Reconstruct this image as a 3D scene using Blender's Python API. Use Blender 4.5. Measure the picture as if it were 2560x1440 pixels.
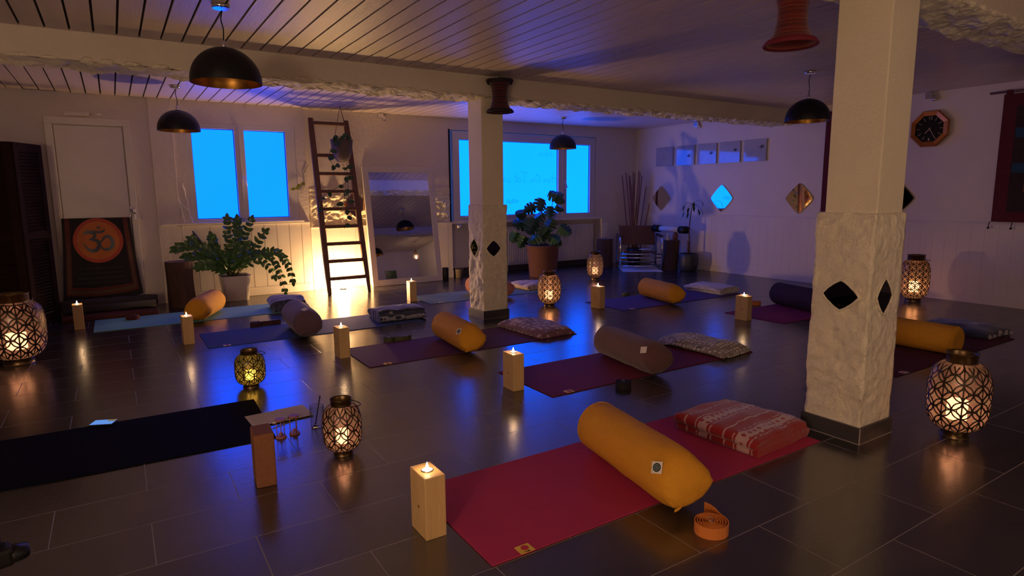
import bpy, bmesh, math, random
from mathutils import Vector, Matrix, noise
R=random.Random(7)
for o in list(bpy.data.objects): bpy.data.objects.remove(o)
sc=bpy.context.scene
COL=sc.collection
PI=math.pi
# ------------------------------------------------------------------ camera
F,YAW,PIT,ROL,H=1545.9,.568275,.151194,-.0083538,1.175
fw=Vector((math.sin(YAW)*math.cos(PIT),math.cos(YAW)*math.cos(PIT),-math.sin(PIT)))
r0=Vector((math.cos(YAW),-math.sin(YAW),0)); u0=r0.cross(fw)
rr=math.cos(ROL)*r0+math.sin(ROL)*u0; uu=-math.sin(ROL)*r0+math.cos(ROL)*u0
cam=bpy.data.cameras.new('camera'); co=bpy.data.objects.new('camera',cam); COL.objects.link(co)
M=Matrix((rr,uu,-fw)).transposed().to_4x4(); M.translation=Vector((0,0,H)); co.matrix_world=M
cam.sensor_width=36; cam.lens=F/2560*36; cam.clip_start=.05; sc.camera=co
sc.view_settings.view_transform='Standard'; sc.view_settings.look='None'
sc.view_settings.exposure=0; sc.view_settings.gamma=1; sc.view_settings.use_curve_mapping=False
# ------------------------------------------------------------------ light
w=bpy.data.worlds.new('dusk'); sc.world=w; w.use_nodes=True
w.node_tree.nodes['Background'].inputs[0].default_value=(.05,.25,.8,1); w.node_tree.nodes['Background'].inputs[1].default_value=.4
PANE1=((.006,.39,5.8),1.0); PANE2=((.005,.52,5.8),1.0)
FLOORLAMP=1500.0           # emission of the small globe lamp behind the ladder
CANDLE=14.0; LANT=.26
def lamp(name,loc,energy,col,rad):
    l=bpy.data.lights.new(name,'POINT'); l.energy=energy; l.color=col; l.shadow_soft_size=rad
    o=bpy.data.objects.new(name,l); o.location=loc; COL.objects.link(o); return o
WARM=(1,.70,.48)
FILL_GLOBES=[((-1.7,-.55,1.2),56),((2.6,-.75,1.3),9)]  # added warm fill globes out of view: position, emission
# ------------------------------------------------------------------ materials
def mk(name): 
    m=bpy.data.materials.new(name); m.use_nodes=True; return m,m.node_tree.nodes,m.node_tree.links
def N(ns,t,**k):
    n=ns.new(t)
    for a,b in k.items():
        if hasattr(n,a): setattr(n,a,b)
        else: n.inputs[a].default_value=b
    return n
def mat(name,col,rough=.6,metal=0,var=.12,scale=8,bump=0,bscale=40,stretch=(1,1,1),coat=0,sheen=0,spec=.5,bdist=.01):
    m,ns,L=mk(name); b=ns['Principled BSDF']
    b.inputs['Roughness'].default_value=rough; b.inputs['Metallic'].default_value=metal
    b.inputs['Coat Weight'].default_value=coat; b.inputs['Sheen Weight'].default_value=sheen
    b.inputs['Specular IOR Level'].default_value=spec
    tc=ns.new('ShaderNodeTexCoord'); mp=ns.new('ShaderNodeMapping'); mp.inputs['Scale'].default_value=stretch
    L.new(tc.outputs['Object'],mp.inputs[0])
    nz=ns.new('ShaderNodeTexNoise'); nz.inputs['Scale'].default_value=scale; nz.inputs['Detail'].default_value=4
    L.new(mp.outputs[0],nz.inputs['Vector'])
    mx=ns.new('ShaderNodeMix'); mx.data_type='RGBA'
    c=Vector(col[:3]); mx.inputs[6].default_value=(*(c*(1-var)),1); mx.inputs[7].default_value=(*(c*(1+var)),1)
    L.new(nz.outputs[0],mx.inputs[0]); L.new(mx.outputs[2],b.inputs['Base Color'])
    if bump:
        n2=ns.new('ShaderNodeTexNoise'); n2.inputs['Scale'].default_value=bscale; n2.inputs['Detail'].default_value=5
        L.new(mp.outputs[0],n2.inputs['Vector'])
        bp=ns.new('ShaderNodeBump'); bp.inputs['Strength'].default_value=bump; bp.inputs['Distance'].default_value=bdist
        L.new(n2.outputs[0],bp.inputs['Height']); L.new(bp.outputs[0],b.inputs['Normal'])
    return m
def emis(name,col,s):
    m,ns,L=mk(name); ns.remove(ns['Principled BSDF']); e=ns.new('ShaderNodeEmission')
    e.inputs[0].default_value=(*col,1); e.inputs[1].default_value=s; L.new(e.outputs[0],ns['Material Output'].inputs[0]); return m
def pane_mat(name,ce):
    # frosted pane lit from outside by the dusk sky
    m,ns,L=mk(name); b=ns['Principled BSDF']; b.inputs['Base Color'].default_value=(.0,.005,.01,1); b.inputs['Roughness'].default_value=.5; b.inputs['Specular IOR Level'].default_value=.05
    tc=ns.new('ShaderNodeTexCoord'); nz=N(ns,'ShaderNodeTexNoise',Scale=1.2); L.new(tc.outputs['Object'],nz.inputs['Vector'])
    mr=N(ns,'ShaderNodeMapRange'); mr.inputs[3].default_value=ce[1]*.94; mr.inputs[4].default_value=ce[1]*1.06
    L.new(nz.outputs[0],mr.inputs[0]); b.inputs['Emission Color'].default_value=(*ce[0],1); L.new(mr.outputs[0],b.inputs['Emission Strength']); return m
M_plaster=mat('painted_plaster',(.62,.55,.50),.75,var=.06,scale=3,bump=.35,bscale=22)
M_rough=mat('rough_plaster',(.74,.67,.49),.7,var=.12,scale=14,bump=.9,bscale=26,bdist=.02)
M_pillar=mat('pillar_paint',(.74,.67,.48),.7,var=.05,scale=5,bump=.25,bscale=60)
M_beam=mat('beam_paint',(.66,.59,.46),.75,var=.05,scale=4,bump=.25,bscale=60)
M_ceil=mat('ceiling_boards_paint',(.60,.50,.455),.42,var=.10,scale=2,stretch=(6,.35,1),bump=.15,bscale=30)
M_gap=mat('board_gap',(.02,.015,.012),.9)
M_dado=mat('white_painted_panelling',(.64,.58,.52),.5,var=.05,bump=.15,bscale=12)
M_white=mat('white_painted_wood',(.62,.57,.53),.4,var=.04)
M_upvc=mat('white_window_frame',(.58,.54,.54),.35,var=.03)
M_dark=mat('matte_black_metal',(.008,.008,.008),.45,var=.1,spec=.3)
M_gold=mat('brushed_gold_inside',(.40,.20,.04),.35,metal=1,var=.15,scale=20)
M_chrome=mat('chrome',(.75,.75,.76),.12,metal=1,var=.02)
M_brass=mat('aged_brass',(.17,.11,.05),.35,metal=1,var=.25,scale=12)
M_bronze=mat('dark_bronze_filigree',(.05,.032,.018),.45,metal=.6,var=.3,scale=30)
M_pine=mat('pale_pine_wood',(.56,.37,.155),.5,var=.18,scale=5,stretch=(6,6,.6),bump=.15,bscale=20)
M_cork=mat('brown_cork',(.22,.085,.035),.85,var=.25,scale=80,bump=.4,bscale=120)
M_ladder=mat('dark_old_wood',(.13,.055,.03),.55,var=.4,scale=6,stretch=(6,6,.6),bump=.3,bscale=20)
M_bark=mat('dark_bark',(.07,.032,.02),.85,var=.5,scale=7,stretch=(4,4,1),bump=1,bscale=14,bdist=.02)
M_logtop=mat('cut_log_top',(.22,.13,.08),.8,var=.3,scale=20)
M_screen=mat('dark_stained_wood',(.022,.010,.007),.8,spec=.08,var=.4,scale=5,stretch=(1,1,6))
M_mirror=mat('mirror_glass',(.86,.88,.88),.015,metal=1,var=0)
M_mirrordark=mat('smoked_mirror_glass',(.07,.06,.055),.03,metal=1,var=0)
M_yellow=mat('mustard_cotton',(.66,.30,.012),.85,var=.08,scale=30,bump=.3,bscale=140)
M_brown=mat('mauve_brown_cotton',(.13,.058,.052),.9,var=.08,scale=30,bump=.3,bscale=140,sheen=.2)
M_aub=mat('aubergine_cotton',(.12,.062,.095),.9,var=.08,scale=30,bump=.3,bscale=140,sheen=.2)
M_darkpurp=mat('dark_purple_cotton',(.035,.014,.03),.9,var=.08,scale=30,bump=.3,bscale=140)
M_pinkb=mat('salmon_pink_cotton',(.55,.24,.17),.9,var=.08,scale=30,bump=.3,bscale=140)
def mm(n,c,r=.75): return mat(n,c,r,var=.05,scale=60,bump=.12,bscale=260,bdist=.002,spec=.35)
M_tag=mat('white_tag_cloth',(.75,.70,.62),.8,var=.03); M_ink=mat('dark_green_ink',(.01,.03,.025),.7)
M_inkl=mat('pale_ink',(.45,.5,.48),.7)
M_ytag=mat('yellow_label',(.75,.52,.02),.6,var=.03); M_red=mat('red_ink',(.5,.03,.01),.6)
M_leaf=mat('glossy_green_leaf',(.045,.12,.02),.35,var=.4,scale=6); M_leafd=mat('dark_green_leaf',(.02,.07,.022),.3,var=.4,scale=5)
M_leafy=mat('yellow_green_leaf',(.40,.42,.05),.45,var=.2)
M_stem=mat('green_brown_stem',(.07,.075,.025),.6,var=.3)
M_soil=mat('dark_soil',(.02,.013,.008),.95,var=.3,scale=60,bump=.8)
M_pot=mat('white_glazed_pot',(.58,.52,.47),.35,var=.03)
M_greypot=mat('dark_grey_pot',(.03,.032,.038),.45,var=.15)
M_felt=mat('grey_brown_felt_pot',(.12,.085,.065),.9,var=.15)
M_basket=mat('woven_rattan',(.16,.06,.04),.7,var=.3,scale=40,stretch=(1,1,3),bump=.8,bscale=60)
M_wax=mat('cream_wax',(.8,.7,.5),.5)
M_flame=emis('candle_flame',(1,.72,.42),40); M_waxlit=emis('glowing_wax',(1,.60,.30),CANDLE)
M_leather=mat('brown_leather',(.10,.030,.016),.5,var=.2,scale=12,bump=.2,bscale=80)
M_paper=mat('cream_paper',(.62,.54,.46),.8,var=.04); M_paint=mat('black_ink',(.01,.01,.012),.7)
M_rug=mat('white_sheepskin',(.72,.72,.75),.9,var=.08,scale=40,bump=.6,bscale=80)
M_tile_shade=mat('dark_skirting_tile',(.055,.05,.047),.35,var=.12,scale=12)
M_grout=mat('pale_grout',(.34,.29,.25),.9,var=.1)
M_rad=mat('radiator_enamel',(.58,.54,.50),.35,var=.02)
def glassm(name,tint=(1,1,1)):
    m,ns,L=mk(name); b=ns['Principled BSDF']; b.inputs['Transmission Weight'].default_value=1; b.inputs['Roughness'].default_value=.02
    b.inputs['IOR'].default_value=1.45; b.inputs['Base Color'].default_value=(*tint,1); return m
M_glass,_n,_L=mk('clear_glass'); _n.remove(_n['Principled BSDF'])
_t=_n.new('ShaderNodeBsdfTransparent'); _t.inputs[0].default_value=(.93,.95,.95,1); _g=_n.new('ShaderNodeBsdfGlossy'); _g.inputs['Roughness'].default_value=.03; _w=_n.new('ShaderNodeLayerWeight'); _f=_n.new('ShaderNodeMath'); _f.operation='POWER'; _f.inputs[1].default_value=4; _L.new(_w.outputs['Facing'],_f.inputs[0]); _m=_n.new('ShaderNodeMixShader')
_L.new(_f.outputs[0],_m.inputs[0]); _L.new(_t.outputs[0],_m.inputs[1]); _L.new(_g.outputs[0],_m.inputs[2]); _L.new(_m.outputs[0],_n['Material Output'].inputs[0]); M_sand=mat('pink_sand',(.55,.2,.25),.9)
# floor tiles
def floor_mat():
    m,ns,L=mk('dark_slate_floor_tiles'); b=ns['Principled BSDF']
    tc=ns.new('ShaderNodeTexCoord'); mp=ns.new('ShaderNodeMapping'); mp.inputs['Location'].default_value=(-.32,-.95,0)
    L.new(tc.outputs['Object'],mp.inputs[0])
    br=ns.new('ShaderNodeTexBrick'); br.offset=.5; br.offset_frequency=2
    for k,v in (('Scale',1),('Mortar Size',.0016),('Mortar Smooth',.2),('Brick Width',.606),('Row Height',.3055),('Bias',0)): br.inputs[k].default_value=v
    br.inputs['Color1'].default_value=(.020,.017,.016,1); br.inputs['Color2'].default_value=(.045,.038,.034,1); br.inputs['Mortar'].default_value=(.20,.155,.125,1)
    L.new(mp.outputs[0],br.inputs['Vector'])
    nz=N(ns,'ShaderNodeTexNoise',Scale=5.0,Detail=6.0); m2=ns.new('ShaderNodeMapping'); m2.inputs['Scale'].default_value=(.6,3,1)
    L.new(tc.outputs['Object'],m2.inputs[0]); L.new(m2.outputs[0],nz.inputs['Vector'])
    mx=ns.new('ShaderNodeMix'); mx.data_type='RGBA'; mx.blend_type='MULTIPLY'; mx.inputs[0].default_value=.6
    cr=ns.new('ShaderNodeValToRGB'); cr.color_ramp.elements[0].color=(.55,.55,.55,1); cr.color_ramp.elements[1].color=(1.4,1.4,1.4,1)
    L.new(nz.outputs[0],cr.inputs[0]); L.new(br.outputs['Color'],mx.inputs[6]); L.new(cr.outputs[0],mx.inputs[7]); L.new(mx.outputs[2],b.inputs['Base Color'])
    mr=ns.new('ShaderNodeMapRange'); mr.inputs[3].default_value=.18; mr.inputs[4].default_value=.27; L.new(nz.outputs[0],mr.inputs[0])
    ad=ns.new('ShaderNodeMath'); ad.operation='MULTIPLY_ADD'; ad.inputs[1].default_value=.5; L.new(br.outputs['Fac'],ad.inputs[0]); L.new(mr.outputs[0],ad.inputs[2])
    L.new(ad.outputs[0],b.inputs['Roughness']); b.inputs['IOR'].default_value=2.5; b.inputs['Specular IOR Level'].default_value=.5
    n2=N(ns,'ShaderNodeTexNoise',Scale=45.0,Detail=3.0); L.new(tc.outputs['Object'],n2.inputs['Vector'])
    b1=N(ns,'ShaderNodeBump',Strength=.05,Distance=.01); L.new(n2.outputs[0],b1.inputs['Height'])
    b2=N(ns,'ShaderNodeBump',Strength=.5,Distance=.002,invert=True); L.new(br.outputs['Fac'],b2.inputs['Height']); L.new(b1.outputs[0],b2.inputs['Normal'])
    L.new(b2.outputs[0],b.inputs['Normal']); return m
M_floor=floor_mat()
# patterned fabrics ---------------------------------------------------
def ramp(ns,stops,interp='CONSTANT'):
    cr=ns.new('ShaderNodeValToRGB'); cr.color_ramp.interpolation=interp; e=cr.color_ramp.elements
    while len(e)<len(stops): e.new(.5)
    for i,(p,c) in enumerate(stops): e[i].position=p; e[i].color=(*c,1)
    return cr
def dots(name,base,dot,scale,size,rough=.95):
    m,ns,L=mk(name); b=ns['Principled BSDF']; b.inputs['Roughness'].default_value=rough; b.inputs['Sheen Weight'].default_value=.3
    tc=ns.new('ShaderNodeTexCoord'); v=N(ns,'ShaderNodeTexVoronoi',Scale=scale,Randomness=.35); L.new(tc.outputs['Object'],v.inputs['Vector'])
    cr=ramp(ns,[(0,dot),(size,base)]); L.new(v.outputs['Distance'],cr.inputs[0]); L.new(cr.outputs[0],b.inputs['Base Color'])
    nz=N(ns,'ShaderNodeTexNoise',Scale=60.0,Detail=4.0); L.new(tc.outputs['Object'],nz.inputs['Vector'])
    bp=N(ns,'ShaderNodeBump',Strength=.5,Distance=.008); L.new(nz.outputs[0],bp.inputs['Height']); L.new(bp.outputs[0],b.inputs['Normal']); return m
def bands(name,axis,scale,stops,dist=.02,dotcol=None,dscale=30,nsc=12):
    m,ns,L=mk(name); b=ns['Principled BSDF']; b.inputs['Roughness'].default_value=.95; b.inputs['Sheen Weight'].default_value=.3
    tc=ns.new('ShaderNodeTexCoord'); nz=N(ns,'ShaderNodeTexNoise',Scale=float(nsc),Detail=3.0); L.new(tc.outputs['Object'],nz.inputs['Vector'])
    sx=ns.new('ShaderNodeSeparateXYZ'); L.new(tc.outputs['Object'],sx.inputs[0])
    a=ns.new('ShaderNodeMath'); a.operation='MULTIPLY_ADD'; L.new(nz.outputs[0],a.inputs[0]); a.inputs[1].default_value=dist; L.new(sx.outputs[axis],a.inputs[2])
    s=ns.new('ShaderNodeMath'); s.operation='MULTIPLY'; L.new(a.outputs[0],s.inputs[0]); s.inputs[1].default_value=scale
    f=ns.new('ShaderNodeMath'); f.operation='FRACT'; L.new(s.outputs[0],f.inputs[0])
    cr=ramp(ns,stops); L.new(f.outputs[0],cr.inputs[0]); out=cr.outputs[0]
    if dotcol:
        v=N(ns,'ShaderNodeTexVoronoi',Scale=float(dscale),Randomness=.2); L.new(tc.outputs['Object'],v.inputs['Vector'])
        lt=ns.new('ShaderNodeMath'); lt.operation='LESS_THAN'; lt.inputs[1].default_value=.30; L.new(v.outputs['Distance'],lt.inputs[0])
        mx=ns.new('ShaderNodeMix'); mx.data_type='RGBA'; L.new(lt.outputs[0],mx.inputs[0]); L.new(out,mx.inputs[6]); mx.inputs[7].default_value=(*dotcol,1); out=mx.outputs[2]
    L.new(out,b.inputs['Base Color'])
    n2=N(ns,'ShaderNodeTexNoise',Scale=70.0,Detail=4.0); L.new(tc.outputs['Object'],n2.inputs['Vector'])
    bp=N(ns,'ShaderNodeBump',Strength=.4,Distance=.006); L.new(n2.outputs[0],bp.inputs['Height']); L.new(bp.outputs[0],b.inputs['Normal']); return m
rd=(.30,.006,.005); cw=(.50,.32,.29)
M_kred=bands('red_and_white_patterned_fleece',1,4.6,[(0,rd),(.16,cw),(.19,rd),(.24,cw),(.50,rd),(.55,cw),(.58,rd),(.80,cw),(.84,rd)],.035,rd,26,14)
nv=(.03,.035,.08); wh=(.50,.46,.48)
M_kblue=bands('navy_and_white_striped_wool',1,9,[(0,nv),(.18,wh),(.26,nv),(.40,(.07,.08,.13)),(.52,nv),(.62,wh),(.72,nv),(.82,(.3,.29,.33)),(.9,nv)],.05,None)
M_kmauve=dots('mauve_polka_dot_fleece',(.20,.085,.115),(.50,.34,.37),17,.36)
M_kbeige=dots('beige_polka_dot_fleece',(.27,.22,.17),(.62,.56,.46),32,.40)
M_kgrey=dots('grey_star_fleece',(.035,.04,.065),(.42,.36,.36),11,.30)
M_kwhite=dots('white_grey_fleece',(.40,.36,.37),(.60,.56,.54),40,.45)
M_kpink=bands('cream_and_brown_woven_cloth',0,14,[(0,(.5,.36,.28)),(.4,(.6,.5,.42)),(.7,(.34,.2,.16)),(.85,(.55,.42,.35))],.06)
M_kcream=dots('cream_spotted_fleece',(.30,.22,.15),(.55,.45,.35),22,.3)
M_lred=bands('red_printed_fabric',2,17,[(0,(0.1364,0.0066,0.0066)),(.22,(0.1612,0.0330,0.0083)),(.34,(0.1116,0.0055,0.0066)),(.5,(0.0744,0.0121,0.0099)),(.62,(0.1488,0.0193,0.0066)),(.78,(0.0868,0.0039,0.0066)),(.9,(0.1612,0.0495,0.0138))],.004,(0.1240,0.0055,0.0066),90,60)
M_ldark=bands('dark_maroon_printed_fabric',2,20,[(0,(.06,.008,.010)),(.3,(.09,.02,.02)),(.5,(.03,.006,.012)),(.8,(.10,.015,.012))],.004,(.025,.006,.01),90,60)
M_lrim=mat('dark_rim_cloth',(.015,.008,.012),.8); M_lrimr=mat('crimson_rim_cloth',(.15,.006,.016),.8)
M_carp=mat('deep_red_woven_wool',(.085,.008,.012),.95,var=.2,scale=40,bump=.5,bscale=90)
M_carpb=mat('teal_woven_wool',(.012,.05,.085),.95,var=.3,scale=60); M_carpk=mat('dark_brown_woven_wool',(.025,.012,.010),.95,var=.5,scale=70)
M_carpo=mat('rust_woven_wool',(.16,.045,.02),.95,var=.5,scale=60)
def lantern_glass(name,c1,c2,c3):
    m,ns,L=mk(name); ns.remove(ns['Principled BSDF'])
    tc=ns.new('ShaderNodeTexCoord'); v=N(ns,'ShaderNodeTexVoronoi',Scale=230.0); L.new(tc.outputs['Object'],v.inputs['Vector'])
    sp=ns.new('ShaderNodeSeparateXYZ'); L.new(v.outputs['Color'],sp.inputs[0]); cr=ramp(ns,[(0,c1),(.45,c2),(.8,c3)]); L.new(sp.outputs[0],cr.inputs[0])
    tl=ns.new('ShaderNodeBsdfTranslucent'); L.new(cr.outputs[0],tl.inputs[0]); tr=ns.new('ShaderNodeBsdfTransparent'); L.new(cr.outputs[0],tr.inputs[0])
    mx=ns.new('ShaderNodeMixShader'); mx.inputs[0].default_value=.32; L.new(tr.outputs[0],mx.inputs[1]); L.new(tl.outputs[0],mx.inputs[2])
    gl=ns.new('ShaderNodeBsdfGlossy'); gl.inputs['Roughness'].default_value=.25; m2=ns.new('ShaderNodeMixShader'); m2.inputs[0].default_value=.06
    L.new(mx.outputs[0],m2.inputs[1]); L.new(gl.outputs[0],m2.inputs[2]); L.new(m2.outputs[0],ns['Material Output'].inputs[0]); return m
M_lgpink=lantern_glass('pink_mosaic_glass',(.50,.34,.27),(.48,.22,.25),(.42,.40,.28))
M_lgyel=lantern_glass('yellow_green_mosaic_glass',(.45,.42,.08),(.5,.36,.09),(.22,.36,.10))
M_lgamb=lantern_glass('amber_mosaic_glass',(.85,.55,.34),(.78,.42,.30),(.85,.68,.45))
# ------------------------------------------------------------------ mesh builder
class MB:
    def __init__(s): s.v=[];s.f=[];s.mi=[];s.sm=[];s.m=0;s.S=False
    def add(s,vs,fs):
        b=len(s.v); s.v+= [Vector(p) for p in vs]
        for f in fs: s.f.append([b+i for i in f]); s.mi.append(s.m); s.sm.append(s.S)
        return s
    def box(s,a,b,c=0,rot=None,org=None):
        (x0,y0,z0),(x1,y1,z1)=a,b
        bm=bmesh.new(); bmesh.ops.create_cube(bm,size=1)
        bmesh.ops.scale(bm,vec=(x1-x0,y1-y0,z1-z0),verts=bm.verts)
        if c: bmesh.ops.bevel(bm,geom=list(bm.edges),offset=c,segments=2,profile=.6,affect='EDGES')
        bmesh.ops.translate(bm,vec=((x0+x1)/2,(y0+y1)/2,(z0+z1)/2),verts=bm.verts)
        if rot is not None: 
            o=Vector(org or (0,0,0))
            for v in bm.verts: v.co=rot@(v.co-o)+o
        bm.verts.index_update(); s.add([v.co.copy() for v in bm.verts],[[v.index for v in f.verts] for f in bm.faces]); bm.free(); return s
    def quad(s,*p): return s.add(p,[list(range(len(p)))])
    def tube(s,pts,r,n=8,cap=True):
        P=[Vector(p) for p in pts]; k=len(P); rs=r if isinstance(r,(list,tuple)) else [r]*k
        t=(P[1]-P[0]).normalized(); up=Vector((0,0,1)) if abs(t.z)<.9 else Vector((1,0,0)); a=t.cross(up).normalized(); vs=[]
        for i in range(k):
            t=((P[min(i+1,k-1)]-P[max(i-1,0)])).normalized(); a=(a-t*a.dot(t)).normalized(); b=t.cross(a)
            for j in range(n): th=2*PI*j/n; vs.append(P[i]+(a*math.cos(th)+b*math.sin(th))*rs[i])
        fs=[[i*n+j,i*n+(j+1)%n,(i+1)*n+(j+1)%n,(i+1)*n+j] for i in range(k-1) for j in range(n)]
        if cap: fs+= [list(range(n))[::-1],[(k-1)*n+j for j in range(n)]]
        o=s.S; s.S=n>4; s.add(vs,fs); s.S=o; return s
    def lathe(s,prof,n=32,c=(0,0,0),capb=True,capt=True,smooth=True,sq=0):
        vs=[]
        for (r,z) in prof:
            for j in range(n):
                th=2*PI*j/n; k=1
                if sq: k=1/max(abs(math.cos(th)),abs(math.sin(th)))*sq+(1-sq)
                vs.append((c[0]+r*k*math.cos(th),c[1]+r*k*math.sin(th),c[2]+z))
        k=len(prof); fs=[[i*n+j,i*n+(j+1)%n,(i+1)*n+(j+1)%n,(i+1)*n+j] for i in range(k-1) for j in range(n)]
        o=s.S; s.S=smooth; s.add(vs,fs); s.S=o
        b=len(s.v)-len(vs)
        if capb and prof[0][0]>1e-5: s.f.append([b+j for j in range(n)][::-1]); s.mi.append(s.m); s.sm.append(False)
        if capt and prof[-1][0]>1e-5: s.f.append([b+(k-1)*n+j for j in range(n)]); s.mi.append(s.m); s.sm.append(False)
        return s
    def ribbon(s,pts,wd,th,axis=(0,0,1)):
        """flat strap standing on edge: width along axis, thickness across"""
        P=[Vector(p) for p in pts]; ax=Vector(axis); vs=[]
        for i,p in enumerate(P):
            t=(P[min(i+1,len(P)-1)]-P[max(i-1,0)]).normalized(); n=t.cross(ax).normalized()*th/2
            vs+= [p-n,p+n,p+n+ax*wd,p-n+ax*wd]
        k=len(P); fs=[[i*4+j,i*4+(j+1)%4,(i+1)*4+(j+1)%4,(i+1)*4+j] for i in range(k-1) for j in range(4)]+[[3,2,1,0],[(k-1)*4+j for j in range(4)]]
        return s.add(vs,fs)
    def build(s,name,mats,parent=None,loc=None,rot=None):
        me=bpy.data.meshes.new(name); me.from_pydata([tuple(v) for v in s.v],[],s.f)
        if not isinstance(mats,(list,tuple)): mats=[mats]
        for m in mats: me.materials.append(m)
        me.polygons.foreach_set('material_index',s.mi); me.polygons.foreach_set('use_smooth',s.sm); me.update()
        bm=bmesh.new(); bm.from_mesh(me); bmesh.ops.recalc_face_normals(bm,faces=bm.faces); bm.to_mesh(me); bm.free()
        o=bpy.data.objects.new(name,me); COL.objects.link(o)
        if parent: o.parent=parent
        if loc: o.location=loc
        if rot: o.rotation_euler=rot
        return o
def tag(o,label,cat,group=None):
    o['label']=label; o['category']=cat
    if group: o['group']=group
    return o
def thing(name,label,cat,loc=(0,0,0),rz=0,group=None):
    o=bpy.data.objects.new(name,None); COL.objects.link(o); o.location=loc; o.rotation_euler=(0,0,rz); o.empty_display_size=.05
    return tag(o,label,cat,group)
def struct(o): o['kind']='structure'; return o
def dup(root,label,loc=None,rz=None):
    r=root.copy(); COL.objects.link(r); r['label']=label
    if loc: r.location=loc
    if rz is not None: r.rotation_euler=(0,0,rz)
    def rec(a,b):
        for ch in list(a.children):
            c=ch.copy(); COL.objects.link(c); c.parent=b; rec(ch,c)
    rec(root,r); return r
def text(name,body,size,m,parent,loc,rot,align='CENTER',ext=.0006,shear=0,space=1,mir=False):
    c=bpy.data.curves.new(name,'FONT'); c.body=body; c.size=size; c.align_x=align; c.align_y='CENTER'; c.extrude=ext; c.shear=shear; c.space_character=space
    c.materials.append(m); o=bpy.data.objects.new(name,c); COL.objects.link(o); o.parent=parent; o.location=loc; o.rotation_euler=rot
    dg=bpy.context.evaluated_depsgraph_get(); me=bpy.data.meshes.new_from_object(o.evaluated_get(dg)); q=bpy.data.objects.new(name,me); COL.objects.link(q); q.parent=parent; q.location=loc; q.rotation_euler=rot
    bpy.data.objects.remove(o); bpy.data.curves.remove(c); return q
def nz(p,s,seed=0): return noise.noise(Vector(p)*s+Vector((seed*13.1,seed*7.7,seed*3.3)))
# ------------------------------------------------------------------ room shell
XL,XR,YF,YB,ZC=-2.4,7.54,-1.10,7.87,2.22
b=MB().box((XL-.1,YF-.1,-.1),(XR+.1,8.2,0)); struct(b.build('floor',M_floor))
b=MB(); b.m=1; b.box((XL-.1,YF-.1,ZC+.014),(XR+.1,8.2,ZC+.08)); b.m=0
x=-.006-.1256*19; 
while x<XR:
    b.box((x+.0065,YF,ZC),(x+.1256-.0065,7.87,ZC+.016)); x+=.1256
struct(b.build('ceiling',[M_ceil,M_gap]))
# back wall: left part at Y 7.82, ladder bay and window bay at 7.87, radiator niche behind
b=MB(); yb=7.82; t=8.2
b.box((XL,yb,0),(.735,t,ZC+.02)).box((1.915,yb,0),(2.03,t,ZC+.02)).box((.735,yb,0),(1.915,t,.875)).box((.735,yb,1.985),(1.915,t,ZC+.02))
y2=7.87
b.box((2.03,y2,0),(4.02,t,ZC+.02)).box((4.02,y2,2.06),(6.66,t,ZC+.02)).box((6.66,y2,.76),(XR,t,ZC+.02)).box((6.8,y2,0),(XR,t,.76)).box((4.02,8.06,0),(6.8,t,.76))
struct(b.build('wall_back',M_plaster))
b=MB().box((XR,YF,0),(XR+.1,t,ZC+.02)); struct(b.build('wall_right',M_plaster))
b=MB().box((XL-.1,YF,0),(XL,t,ZC+.02)); struct(b.build('wall_left',M_plaster))
b=MB().box((XL-.1,YF-.1,0),(XR+.1,YF,ZC+.02)); struct(b.build('wall_front',M_plaster))
# rough plaster band on the ladder bay and right wall
def rough_patch(x0,x1,z0,z1,y,amp=.018,nx=90,nzn=34):
    b=MB(); b.S=False; vs=[]
    for j in range(nzn+1):
        for i in range(nx+1):
            X=x0+(x1-x0)*i/nx; Z=z0+(z1-z0)*j/nzn; e=min(1,(z1-Z)/.12,(X-x0)/.05+.2,(x1-X)/.05+.2)
            d=(abs(nz((X,0,Z*1.4),7))+.6*abs(nz((X,3,Z),19)))*amp*1.7*max(e,0)
            vs.append((X,y-d-.001,Z+.012*nz((X,9,0),6) if j==0 else Z))
    b.add(vs,[[j*(nx+1)+i,j*(nx+1)+i+1,(j+1)*(nx+1)+i+1,(j+1)*(nx+1)+i] for j in range(nzn) for i in range(nx)]); return b
struct(rough_patch(2.06,4.0,.78,1.27,7.868,.03).build('trim_1',M_rough))
# panelling
def panelling(x0,x1,z0,z1,y,pitch,base=.1,axis='x'):
    b=MB(); x=x0
    while x<x1-.01:
        xe=min(x+pitch,x1)
        if axis=='x': b.box((x+.003,y,z0+base),(xe-.003,y+.02,z1))
        else: b.box((y,x+.003,z0+base),(y+.02,xe-.003,z1))
        x+=pitch
    if axis=='x': b.box((x0,y-.012,z0),(x1,y+.02,z0+base),.004).box((x0,y+.006,z0+base),(x1,y+.02,z1)).box((x0,y-.02,z1),(x1,y+.02,z1+.02),.004)
    else: b.box((y-.012,x0,z0),(y+.02,x1,z0+base),.004).box((y+.006,x0,z0+base),(y+.02,x1,z1))
    return b
struct(panelling(.62,2.03,0,.84,7.80,.145).build('trim_2',M_dado))
struct(panelling(2.05,4.02,0,.77,7.85,.19).build('trim_3',M_dado))
b=MB(); x=YF
while x<7.85: b.box((7.515,x+.0006,.08),(7.535,min(x+.1194,7.85),.82)); x+=.12
b.box((7.507,YF,0),(7.535,7.85,.08),.004).box((7.5175,YF,.08),(7.535,7.85,.82)); b.box((7.534,YF,.82),(7.54,7.86,1.345),.001); struct(b.build('trim_4',M_plaster))
b=MB(); vs=[]; n=300                                    # lumpy seam on the right wall at the top of the panelling
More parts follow.
